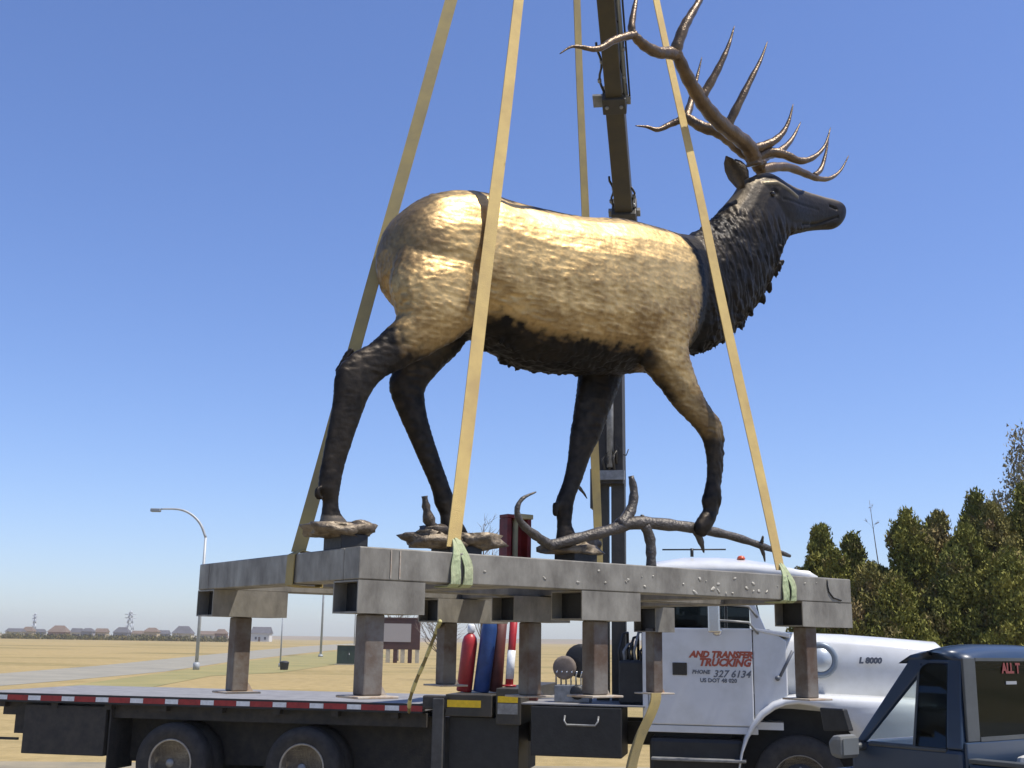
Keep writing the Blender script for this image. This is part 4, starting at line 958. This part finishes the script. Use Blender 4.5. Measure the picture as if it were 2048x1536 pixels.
# pillars (lean inwards to the roof): a quad between foot and head in side view
def pillar(name, poly, th=.06, m_='pickup_blue'):
    for sd_ in (0, 1):
        b = MB(); vs = []
        for dpt in (0, th):
            for a_, z_ in poly:
                ln = .10 * (z_ - zsl) / (zrf - zsl); bb = (ln + dpt) if sd_ == 0 else PWD - ln - dpt; vs.append(PK(a_, bb, z_))
        n = len(poly); b.add(vs, [tuple(range(n)), tuple(range(2 * n - 1, n - 1, -1))] + [(i, i + n, (i + 1) % n + n, (i + 1) % n) for i in range(n)])
        b.build(name, m_, pk, .012)
pillar('windscreen_pillar', [(aP + .05, zsl - .02), (aP - .02, zsl - .02), (aT - .08, zrf - .10), (aT - .14, zrf - .07), (aT - .10, zrf - .04), (aT + .05, zrf - .04), (aT + .06, zrf - .08)], .05)
MB().prism(PK, [(aP + .03, zsl - .03), (aP + .12, zsl - .03), (aP + .10, hz - .02), (aP + .03, hz - .02)], .04, PWD - .04).build('cowl', 'pickup_trim', pk, .01)
aB0 = pa(1886, 1400)[0]
pillar('rear_pillar', [(aB0, zsl - .02), (-.02, zsl - .02), (-.0, zrf - .04), (aB0 + .01, zrf - .04)])
pillar('window_top_rail', [(aB0, zrf - .075), (aB0, zrf - .042), (aT - .1, zrf - .042), (aT - .12, zrf - .075)], .04)
aD = pa(1822, 1400)[0]
pillar('window_divider', [(aD + .012, zsl - .02), (aD - .012, zsl - .02), (aD - .03, zrf - .07), (aD - .006, zrf - .07)], .03, 'pickup_trim')
pillar('side_pane', [(aD - .012, zsl - .02), (aB0, zsl - .02), (aB0, zrf - .07), (aD - .03, zrf - .07)], .008, 'glass_tint')
pillar('window_sill', [(aP - .05, zsl - .045), (aB0, zsl - .045), (aB0, zsl - .012), (aP - .05, zsl - .012)], .05, 'pickup_trim')
# windscreen
b = MB(); b.add([PK(aP + .03, .06, zsl - .01), PK(aP + .03, PWD - .06, zsl - .01), PK(aT - .02, PWD - .16, zrf - .05), PK(aT - .02, .16, zrf - .05), PK(aP + .036, .06, zsl - .01), PK(aP + .036, PWD - .06, zsl - .01), PK(aT - .014, PWD - .16, zrf - .05), PK(aT - .014, .16, zrf - .05)], [(0, 1, 2, 3), (7, 6, 5, 4), (0, 4, 5, 1), (1, 5, 6, 2), (2, 6, 7, 3), (3, 7, 4, 0)]); b.build('windscreen', 'glass_clear', pk)
# back of the cab with its window
zw0 = pb(1990, 1480)[1]; zw1 = pb(1990, 1322)[1]
bwl = pb(1945, 1400)[0]
pbox('back_panel', 'pickup_blue', -.045, -.021, .02, PWD - .02, .75, zw0, None, .008)
for b0, b1 in ((.05, bwl), (PWD - bwl, PWD - .05)):
    pbox('back_corner', 'pickup_trim', -.04, -.021, b0, b1, zw0 + .001, zrf - .03, None, .006)
pbox('window_header', 'pickup_trim', -.041, -.021, bwl + .001, PWD - bwl - .001, zw1, zrf - .03)
rw = pbox('rear_window', 'glass_tint', -.036, -.028, bwl + .001, PWD - bwl - .001, zw0 + .001, zw1 - .001)
pbox('window_seal', 'pickup_trim', -.045, -.0365, bwl, PWD - bwl, zw0 + .001, zw0 + .03)
b_, z_ = pb(2004, 1346, -.04); text_mesh('sticker', 'ALL T', .095, PK(-.041, b_, z_), PR, Z, 'sticker_red', pk, 0, .004)
b_, z_ = pb(2012, 1366, -.04); MB().box(PK, -.042, -.0385, b_, b_ + .14, z_ - .01, z_ + .012).build('white_sticker', 'decal_white', pk)
pbox('seat_back', 'interior', .18, .34, .16, .80, .8, zsl + .12, None, .06); pbox('seat_back', 'interior', .18, .34, 1.0, 1.66, .8, zsl + .12, None, .06)
pbox('jacket', 'seat_red', .35, .42, .18, .42, zsl - .1, zsl + .10, None, .04)
pbox('dashboard', 'interior', aP - .30, aP + .0, .08, PWD - .08, zsl - .25, zsl - .03, None, .03)
pbox('headliner', 'interior', .02, aT - .1, .13, PWD - .13, zrf - .085, zrf - .071)
MB().tube([PK(aP - .35 + .14 * math.sin(q * .5236) * .35, .45 + .17 * math.cos(q * .5236), zsl - .05 + .15 * math.sin(q * .5236)) for q in range(13)], .014, 6).build('steering_wheel', 'interior', pk)
# door line, handle, mirror
pbox('door_handle', 'pickup_trim', aB0 + .06, aB0 + .20, -.022, -.001, zsl - .22, zsl - .18, None, .008)
mo = pa(1690, 1490, -.18)
mr = thing2('door_mirror', pk, PK(mo[0], -.1, mo[1]))
MB().prism(PK, [(mo[0] - .055, mo[1] - .09), (mo[0] + .045, mo[1] - .08), (mo[0] + .07, mo[1] + .02), (mo[0] + .03, mo[1] + .07), (mo[0] - .055, mo[1] + .075)], -.30, -.08).build('housing', 'mirror_grey', mr, .035)
MB().box(PK, mo[0] - .062, mo[0] - .0555, -.275, -.105, mo[1] - .06, mo[1] + .05).build('mirror_glass', 'ram', mr)
MB().tube([PK(mo[0], -.10, mo[1] - .02), PK(mo[0] - .03, .02, mo[1] - .01)], .03, 7).build('arm', 'pickup_trim', mr)
b = MB(); q0 = pa(1650, 1462, .12); q1 = pa(1702, 1462, .12); q2 = pa(1690, 1418, .12)
MB().prism(PK, [(q0[0], q0[1]), (q1[0] - .0, q1[1]), (q1[0] + .05, q2[1]), (q0[0] + .03, q2[1])], .10, .16).build('vent_visor', 'black', pk, .01)
for a_, b_ in ((aP + .8, .02), (aP + .8, PWD - .24), (-1.3, .02), (-1.3, PWD - .24)):
    c_ = PK(a_, b_, .42); w_ = thing2('wheel', pk, c_)
    MB().lathe(c_, PR, [(.02, .22), (0, .30), (.02, .40), (.05, .42), (.17, .42), (.2, .40), (.22, .30), (.2, .22)], 24).build('tyre', 'rubber', w_)
    MB().lathe(c_, PR, [(.03, .225), (.05, .2), (.06, .08), (.04, .06), (.035, .005)], 20).build('rim', 'chrome', w_)

# ================================================================== TREES
attr_mat('foliage', .8, 0, 0, 10, spec=.2)
attr_mat('house_paint', .8, 0, 0, 10, spec=.2)
def leaf_cloud(centres, per, size, seed, pal, zlo, zhi):
    rg = random.Random(seed); vs = []; fs = []; cols = []
    for (c, r) in centres:
        base = mix(pal[0], pal[1], rg.random())
        if rg.random() < .18: base = mix(base, pal[2], rg.uniform(.3, .9))
        for _ in range(per):
            d = Vector((rg.gauss(0, 1), rg.gauss(0, 1), rg.gauss(0, 1))); d.normalize(); d *= r * rg.random() ** .4; d.z *= 1.25
            p = c + d; s_ = size * rg.uniform(.6, 1.5)
            x = Vector((rg.gauss(0, 1), rg.gauss(0, 1), rg.gauss(0, .6))).normalized(); y = Vector((rg.gauss(0, .5), rg.gauss(0, .5), 1)).normalized(); y = (y - x * x.dot(y)).normalized()
            i = len(vs); vs += [p - x * s_ * .35, p + x * s_ * .35, p + y * s_ * 1.2 + x * s_ * .1]; fs.append((i, i + 1, i + 2))
            k = rg.uniform(.75, 1.25); cl = tuple(q * k for q in base); cols += [cl] * 3
    return vs, fs, cols
def cedar(label, pxc, pytop, Y, wpx, seed, pal, grp='evergreens beyond the truck'):
    top = at_y(pxc, pytop, Y); base = Vector((top.x, Y, 0)); h = top.z; wr = wpx / FPX * Y / 2
    t = thing('cedar_tree', label, 'tree', base, grp); rg = random.Random(seed)
    b = MB(); b.tube([base, base + Z * h * .4 + Vector((.05, 0, 0)), base + Z * h * .93], [.13, .09, .015], 8)
    cs = []
    wr *= 1.5; n = int(260 * max(1, wr / 1.2))
    for i in range(n):
        u = rg.random() ** .8; z_ = .25 + (h - .3) * u
        rad = wr * (1 - u ** 2.8) * (.75 + .25 * math.sin(u * 17 + seed)) + .10
        an = rg.uniform(0, 2 * math.pi); rr = rad * rg.uniform(.35, 1.0)
        c = base + Vector((math.cos(an) * rr, math.sin(an) * rr, z_ + rg.uniform(-.1, .25)))
        cs.append((c, rg.uniform(.14, .30) * (1.1 - .45 * u) * (wr / 1.2) ** .5))
        if i % 9 == 0: b.tube([base + Z * (z_ * .85), c], [.03, .008], 5)
    cs += [(base + Z * (h - .02 - .12 * i), .07 + .04 * i) for i in range(5)]
    b.build('trunk', 'bark', t)
    vs, fs, cols = leaf_cloud(cs, 120, .052 * Y / 22, seed, pal, 0, h)
    me = bpy.data.meshes.new('crown'); me.from_pydata([tuple(v) for v in vs], [], fs); me.materials.append(M['foliage']); o = link('crown', me, t); set_tint(o, cols)
    return t
GR = ((.14, .145, .028), (.215, .20, .04), (.20, .15, .06)); OL = ((.165, .15, .04), (.235, .20, .06), (.25, .17, .08)); DK = ((.11, .12, .026), (.175, .17, .035), (.16, .12, .05))
cedar('pointed cedar just past the truck roof visor', 1640, 1072, 25, 95, 1, GR)
cedar('shorter twin-topped cedar between the pointed cedar and the big ones', 1702, 1084, 25.5, 100, 2, DK)
cedar('low dark cedar filling the gap behind the hood', 1752, 1140, 24.5, 110, 3, DK)
cedar('broad tall cedar with conical top above the white hood', 1812, 1048, 24, 150, 4, GR)
cedar('rounded olive cedar with brownish top between two conical ones', 1872, 1046, 25, 130, 5, OL)
cedar('narrow dark spired cedar rising above its neighbours', 1948, 1006, 25.5, 110, 6, DK)
cedar('brown tinged cedar under the bare poplar', 1985, 1030, 24, 140, 7, OL)
cedar('tall olive cedar behind the pickup roof', 2052, 985, 24.5, 150, 8, GR)
cedar('dense dark cedar standing low behind the pickup windscreen', 1905, 1130, 23, 190, 9, DK)
cedar('low spreading juniper behind the truck nose', 1790, 1175, 22.5, 150, 10, GR)
cedar('dark juniper at the foot of the tall cedars', 2010, 1130, 22.5, 190, 12, GR)
cedar('small bushy juniper tucked between the pointed cedar and its twin', 1672, 1118, 23.5, 110, 14, GR)
cedar('wide low juniper closing the gap beside the bare sapling', 1735, 1150, 23, 140, 15, OL)
cedar('round topped cedar filling between the conical and olive ones', 1845, 1085, 24.5, 140, 16, OL)
cedar('leafy green cedar before the spired dark one', 1930, 1075, 23.5, 150, 17, GR)
cedar('broad cedar standing past the tall olive one', 2125, 1020, 24, 170, 18, OL)
cedar('dark cedar at the far end of the evergreens', 2215, 1060, 24.5, 180, 19, GR)
def bare(name, label, base, h, spread, seed, m_, n=26, r0=.07, leafcol=None, lean=0.0):
    t = thing(name, label, 'tree', base); rg = random.Random(seed); b = MB()
    tr = [base, base + Z * h * .35 + Vector((lean * h * .35, 0, 0)), base + Z * h * .7 + Vector((lean * h * .75, 0, 0)), base + Z * h + Vector((lean * h, 0, 0))]
    P, rr = catmull(tr, [r0, r0 * .75, r0 * .4, r0 * .1], 4); b.tube(P, rr, 7); b.build('trunk', m_, t)
    tw = MB(); tips = []
    for i in range(n):
        u = rg.uniform(.25, .95); p = P[int(u * (len(P) - 1))]; an = rg.uniform(0, 6.28); ln = spread * (1.15 - u) * rg.uniform(.5, 1.1)
        d = Vector((math.cos(an), math.sin(an), rg.uniform(.5, 1.4))).normalized(); q = p + d * ln * .5 + Vector((rg.uniform(-.1, .1), 0, .05)); e = p + d * ln + Z * ln * .2
        tw.tube([p, q, e], [r0 * .32 * (1.1 - u), r0 * .2 * (1.1 - u), .004], 5); tips += [q, e]
        for k in range(4):
            s_ = q.lerp(e, rg.random()); d2 = (d + Vector((rg.uniform(-.8, .8), rg.uniform(-.8, .8), rg.uniform(-.2, .8)))).normalized(); tw.tube([s_, s_ + d2 * ln * .35], [r0 * .10, .003], 4); tips.append(s_ + d2 * ln * .35)
    tw.build('branches', m_, t)['kind'] = 'stuff'
    if leafcol:
        vs, fs, cols = leaf_cloud([(q, .16 * spread) for q in tips], 9, .07, seed, leafcol, 0, h)
        me = bpy.data.meshes.new('crown'); me.from_pydata([tuple(v) for v in vs], [], fs); me.materials.append(M['foliage']); o = link('crown', me, t); set_tint(o, cols)
    return t
PALE = ((.20, .19, .10), (.26, .23, .15), (.24, .18, .12))
p = at_y(2050, 880, 27); bare('poplar_tree', 'thin pale poplar with sparse new leaves rising over the cedars', Vector((p.x, 27, 0)), p.z, 1.9, 21, 'bare_twig', 110, .09, PALE)
p = at_y(2002, 1000, 26.5); bare('poplar_tree', 'small half bare sapling leaning among the cedar tops', Vector((p.x, 26.5, 0)), p.z, 1.3, 25, 'bare_twig', 36, .06, PALE)
p = at_y(1742, 1000, 27); bare('bare_sapling', 'slender leafless sapling arching above the cedar gap', Vector((p.x + .55, 27, 0)), p.z, .9, 22, 'bare_twig', 12, .035, None, -.11)
p = at_y(968, 1048, 60); bare('bare_tree', 'leafless bushy tree far behind the stand', Vector((p.x, 60, 0)), p.z, 4.0, 23, 'bare_twig', 60, .12)
p = at_y(880, 1225, 85); bare('bare_tree', 'low leafless brown tree beside the brown sign', Vector((p.x, 85, 0)), p.z, 3.4, 24, 'bare_twig', 60, .14)
p = at_y(798, 1215, 112); bare('bare_tree', 'leafless brown tree standing behind the brown sign', Vector((p.x, 112, 0)), p.z, 3.6, 26, 'bare_twig', 60, .14)

# ================================================================== ROADSIDE THINGS
# curved street lamp
lb = on_z(392, 1340); Yl = lb.y; k_ = Yl / FPX
lp = thing('street_lamp', 'grey curved-arm street lamp beside the pale road', 'street lamp', lb)
ht = at_y(408, 1075, Yl).z; lt = Vector((lb.x, Yl, 0))
MB().tube([lt, lt + Z * ht * .5, lt + Z * ht], [.11, .10, .08], 10).build('pole', 'lamp_pole', lp)
MB().lathe(lt, Z, [(0, .2), (.4, .19), (.45, .12)], 10).build('base', 'lamp_pole', lp)
pp = [lt + Z * ht] + [at_y(x, y, Yl) for x, y in ((402, 1050), (388, 1033), (370, 1022), (350, 1018), (322, 1018))]
P, rr = catmull(pp, [.08, .08, .075, .07, .06, .05], 4); MB().tube(P, rr, 8).build('arm', 'lamp_pole', lp)
c_ = at_y(312, 1020, Yl); MB().box(lambda a, b, c: c_ + Vector((a, b, c)), -.32, .30, -.16, .16, -.12, .10).build('lamp_head', 'lamp_head', lp, .05)
def pole(label, px, py, h, r, name='light_pole'):
    o = on_z(px, py); t = MB(); t.tube([o, o + Z * h], [r, r * .7], 8); t.lathe(o, Z, [(0, r * 2), (.25, r * 1.9), (.26, r)], 8); return tag(t.build(name, 'lamp_pole'), label, 'pole')
pole('thin grey pole standing next to the dark bin', 560, 1334, 4.6, .06); pole('grey pole beside the green utility box', 641, 1314, 12, .13)
pole('faint thin pole behind the green utility box', 708, 1296, 16, .13)
o = on_z(568, 1340); t = thing('trash_bin', 'small dark round bin on the verge under the thin pole', 'bin', o)
MB().lathe(o, Z, [(0, .22), (.05, .25), (.42, .29), (.44, .31), (.47, .31)], 14).build('drum', 'bin', t); MB().lathe(o + Z * .471, Z, [(0, .30), (.05, .24), (.09, .1), (.095, .01)], 14).build('lid', 'bin', t)
o = on_z(700, 1330); t = thing('utility_box', 'dark green utility cabinet on the dry grass', 'utility box', o)
F_ = lambda a, b, c: o + Vector((a, b, c))
MB().box(F_, -1.05, .75, 0, 1.2, .08, 1.45).build('cabinet', 'utility_green', t, .04); MB().box(F_, -1.1, .8, -.05, 1.25, 1.452, 1.52).build('lid', 'stone_pale', t, .02); MB().box(F_, -1.2, .9, -.1, 1.3, 0, .078).build('plinth', 'stone_pale', t)
MB().box(F_, -.18, -.16, -.012, -.001, .12, 1.42).build('door_gap', 'bin', t); MB().box(F_, -.12, -.06, -.04, -.001, .75, .9).build('handle', 'chrome', t)
o = on_z(795, 1326); k_ = o.y / FPX; t = thing('monument_sign', 'low brown sign with blank pale panel and short stone piers', 'sign', o)
hw = 42 * k_; z0_, z1_ = 16 * k_, 84 * k_
F2 = lambda a, b, c: o + Vector((a, b, c))
MB().box(F2, -hw, hw, 0, .35, z0_ * 1.6, z1_).build('board', 'sign_brown', t, .03); MB().box(F2, -hw * .72, hw * .58, -.03, -.001, z1_ - 44 * k_, z1_ - 9 * k_).build('panel', 'sign_panel', t)
for i in range(6): MB().box(F2, -hw * .9 + i * hw * .34, -hw * .9 + i * hw * .34 + hw * .18, .02, .33, 0, z0_ * 1.6 - .003).build('pier', 'stone_pale' if i % 2 else 'sign_brown', t)
MB().box(F2, -hw * 1.02, hw * 1.02, -.05, .4, z1_ + .001, z1_ + .12).build('cap', 'sign_brown', t)

# ================================================================== FAR HOUSES, HEDGE, PYLONS
rh = random.Random(31)
HC = [('pale cream house', (.50, .45, .33)), ('grey house', (.28, .27, .28)), ('tan house', (.42, .34, .22)), ('white gabled house', (.62, .61, .58)), ('beige house', (.44, .39, .30)), ('brick coloured house', (.28, .17, .12))]
for i_, (nm_, c_) in enumerate(HC): mat('wall_%d' % i_, c_, .85, 0, var=.1, scale=.3)
mat('roof_dark', (.11, .105, .115), .9, 0, var=.2, scale=.5); mat('roof_brown', (.17, .12, .09), .9, 0, var=.2, scale=.5); mat('pane_dark', (.05, .06, .08), .2)
spec = [(25, 30, 0, 'at the field edge by the frame\'s left, lowest roof'), (52, 22, 2, ''), (76, 18, 1, ''), (112, 34, 5, ''), (150, 20, 0, ''), (172, 22, 1, ''), (200, 22, 2, ''), (240, 28, 1, ''), (272, 20, 4, ''), (300, 26, 2, ''), (325, 20, 1, ''), (362, 36, 0, ''), (412, 30, 4, ''), (440, 22, 5, ''), (520, 36, 3, '')]
LBL = ['pale cream house with the lowest roof, end of the row', 'narrow tan house beside the cream end house', 'small grey house before the first mast', 'wide brick coloured house with tall hipped roof', 'little pale cream house beside the wide brick one', 'grey house with dark roof near the tan one', 'tan house with sunlit gable midway along the row', 'wide grey house just short of the lattice pylon', 'small beige house in front of the lattice pylon', 'tan house right after the lattice pylon', 'small grey house before the bright cream one', 'bright cream house with long dark roof near the street lamp', 'beige house directly behind the street lamp pole', 'brick coloured house hidden partly by the rear post', 'white gabled house standing apart past the rear post']
for i, (px, wpx, ci, _) in enumerate(spec):
    Y = 500 + (i * 37 % 80); hzn = HY + (px - W / 2) * math.tan(ROLL); bs = on_z(px, hzn + FPX * CAMZ / Y); bs = Vector((at_y(px, 1275, Y).x, Y, 0))
    w = wpx / FPX * Y; dp = w * .8; h = rh.uniform(2.6, 3.6); rhh = rh.uniform(1.5, 2.6) * (1.25 if i in (3, 11, 14) else .9)
    t = thing('far_house', LBL[i], 'house', bs, 'houses along the far field')
    Fh = lambda a, b, c, bs=bs: bs + Vector((a, b, c))
    MB().box(Fh, -w / 2, w / 2, 0, dp, 0, h).build('wall', 'wall_%d' % ci, t)
    rmat = 'roof_dark' if ci in (0, 1, 3) else 'roof_brown'
    r_ = MB(); o_ = .4; inx = w * .22 if i % 2 else 0
    r_.add([Fh(-w / 2 - o_, -o_, h + .01), Fh(w / 2 + o_, -o_, h + .01), Fh(w / 2 + o_, dp + o_, h + .01), Fh(-w / 2 - o_, dp + o_, h + .01), Fh(-w / 2 + inx, dp / 2, h + rhh), Fh(w / 2 - inx, dp / 2, h + rhh)], [(0, 1, 5, 4), (2, 3, 4, 5), (1, 2, 5), (3, 0, 4), (3, 2, 1, 0)]); r_.build('roof', rmat, t)
    for q in (-.28, .22): MB().box(Fh, w * q, w * q + .9, -.05, -.005, .9, 2.1).build('window', 'pane_dark', t)
    MB().box(Fh, -.1 * w, -.1 * w + 1.0, -.05, -.005, .01, 2.05).build('door', 'roof_brown', t)
hv, hf, hc = leaf_cloud([(Vector((at_y(px, 1275, 440).x, 440 + rh.uniform(-6, 6), rh.uniform(.0, .6))), rh.uniform(.5, 1.6)) for px in [4 + 1.3 * i for i in range(350)]], 26, .55, 77, ((.10, .095, .03), (.14, .12, .04), (.2, .15, .06)), 0, 1)
me = bpy.data.meshes.new('hedge'); me.from_pydata([tuple(v) for v in hv], [], hf); me.materials.append(M['foliage']); o = link('hedge', me); set_tint(o, hc)
tag(o, 'low olive hedge and scrub along the far field before the houses', 'hedge'); o['kind'] = 'stuff'
def pylon(label, px, ptop, Y, wb):
    tp = at_y(px, ptop, Y); bs = Vector((tp.x, Y, 0)); h = tp.z; t = MB(); r = .10 * Y / 400
    cor = [(-1, -1), (1, -1), (1, 1), (-1, 1)]
    lv = [0, .3, .55, .75, .9, 1.0]; ww = [1, .62, .42, .32, .26, .1]
    P_ = [[bs + Vector((x * wb / 2 * w_, y * wb / 2 * w_, h * l_)) for x, y in cor] for l_, w_ in zip(lv, ww)]
    for i in range(5):
        for j in range(4):
            t.tube([P_[i][j], P_[i + 1][j]], r * 1.6, 4); t.tube([P_[i][j], P_[i + 1][(j + 1) % 4]], r, 4); t.tube([P_[i + 1][j], P_[i + 1][(j + 1) % 4]], r, 4)
    for l_ in (.75, .88):
        c = bs + Z * h * l_; t.tube([c - Vector((wb * .55, 0, 0)), c + Vector((wb * .55, 0, 0))], r * 1.3, 4)
    return tag(t.build('pylon', 'tower_steel'), label, 'pylon')
pylon('broad lattice power pylon rising behind the far houses', 262, 1222, 700, 6); pylon('slender far mast behind the first houses', 71, 1226, 900, 3.5)
# low brown rise on the horizon
b = MB(); n = 40; ys = 1400
mat('far_rise', (.26, .19, .12), .95, 0, col2=(.20, .17, .10), scale=.01)
front = []; back = []; crest = []
for i in range(n + 1):
    x = -900 + 2600 * i / n; hh = 1.5 + 3.0 * sst(-420, -150, x) + .8 * math.sin(i * .9); front.append(Vector((x, ys - 250, -.5))); crest.append(Vector((x, ys, hh))); back.append(Vector((x, ys + 300, -.5)))
b.add(front + crest + back, [(i, i + 1, n + 2 + i, n + 1 + i) for i in range(n)] + [(n + 1 + i, n + 2 + i, 2 * n + 3 + i, 2 * n + 2 + i) for i in range(n)], True)
structure(b.build('hills', 'far_rise', fix=False))

# thin air between here and the far houses
hz_ = MB().box(WF, -1500, 1800, -80, 1790, -1.5, 24)
hm = bpy.data.materials.new('haze'); hm.use_nodes = True; hn = hm.node_tree; hn.nodes.clear()
ho = hn.nodes.new('ShaderNodeOutputMaterial'); pv_ = hn.nodes.new('ShaderNodeVolumePrincipled'); pv_.inputs['Density'].default_value = .0003; pv_.inputs['Color'].default_value = (1, .98, .93, 1); pv_.inputs['Anisotropy'].default_value = .2
hn.links.new(pv_.outputs[0], ho.inputs['Volume']); M['haze'] = hm
o = hz_.build('haze', 'haze'); o['kind'] = 'stuff'; tag(o, 'thin pale daylight haze over the whole open field', 'haze')
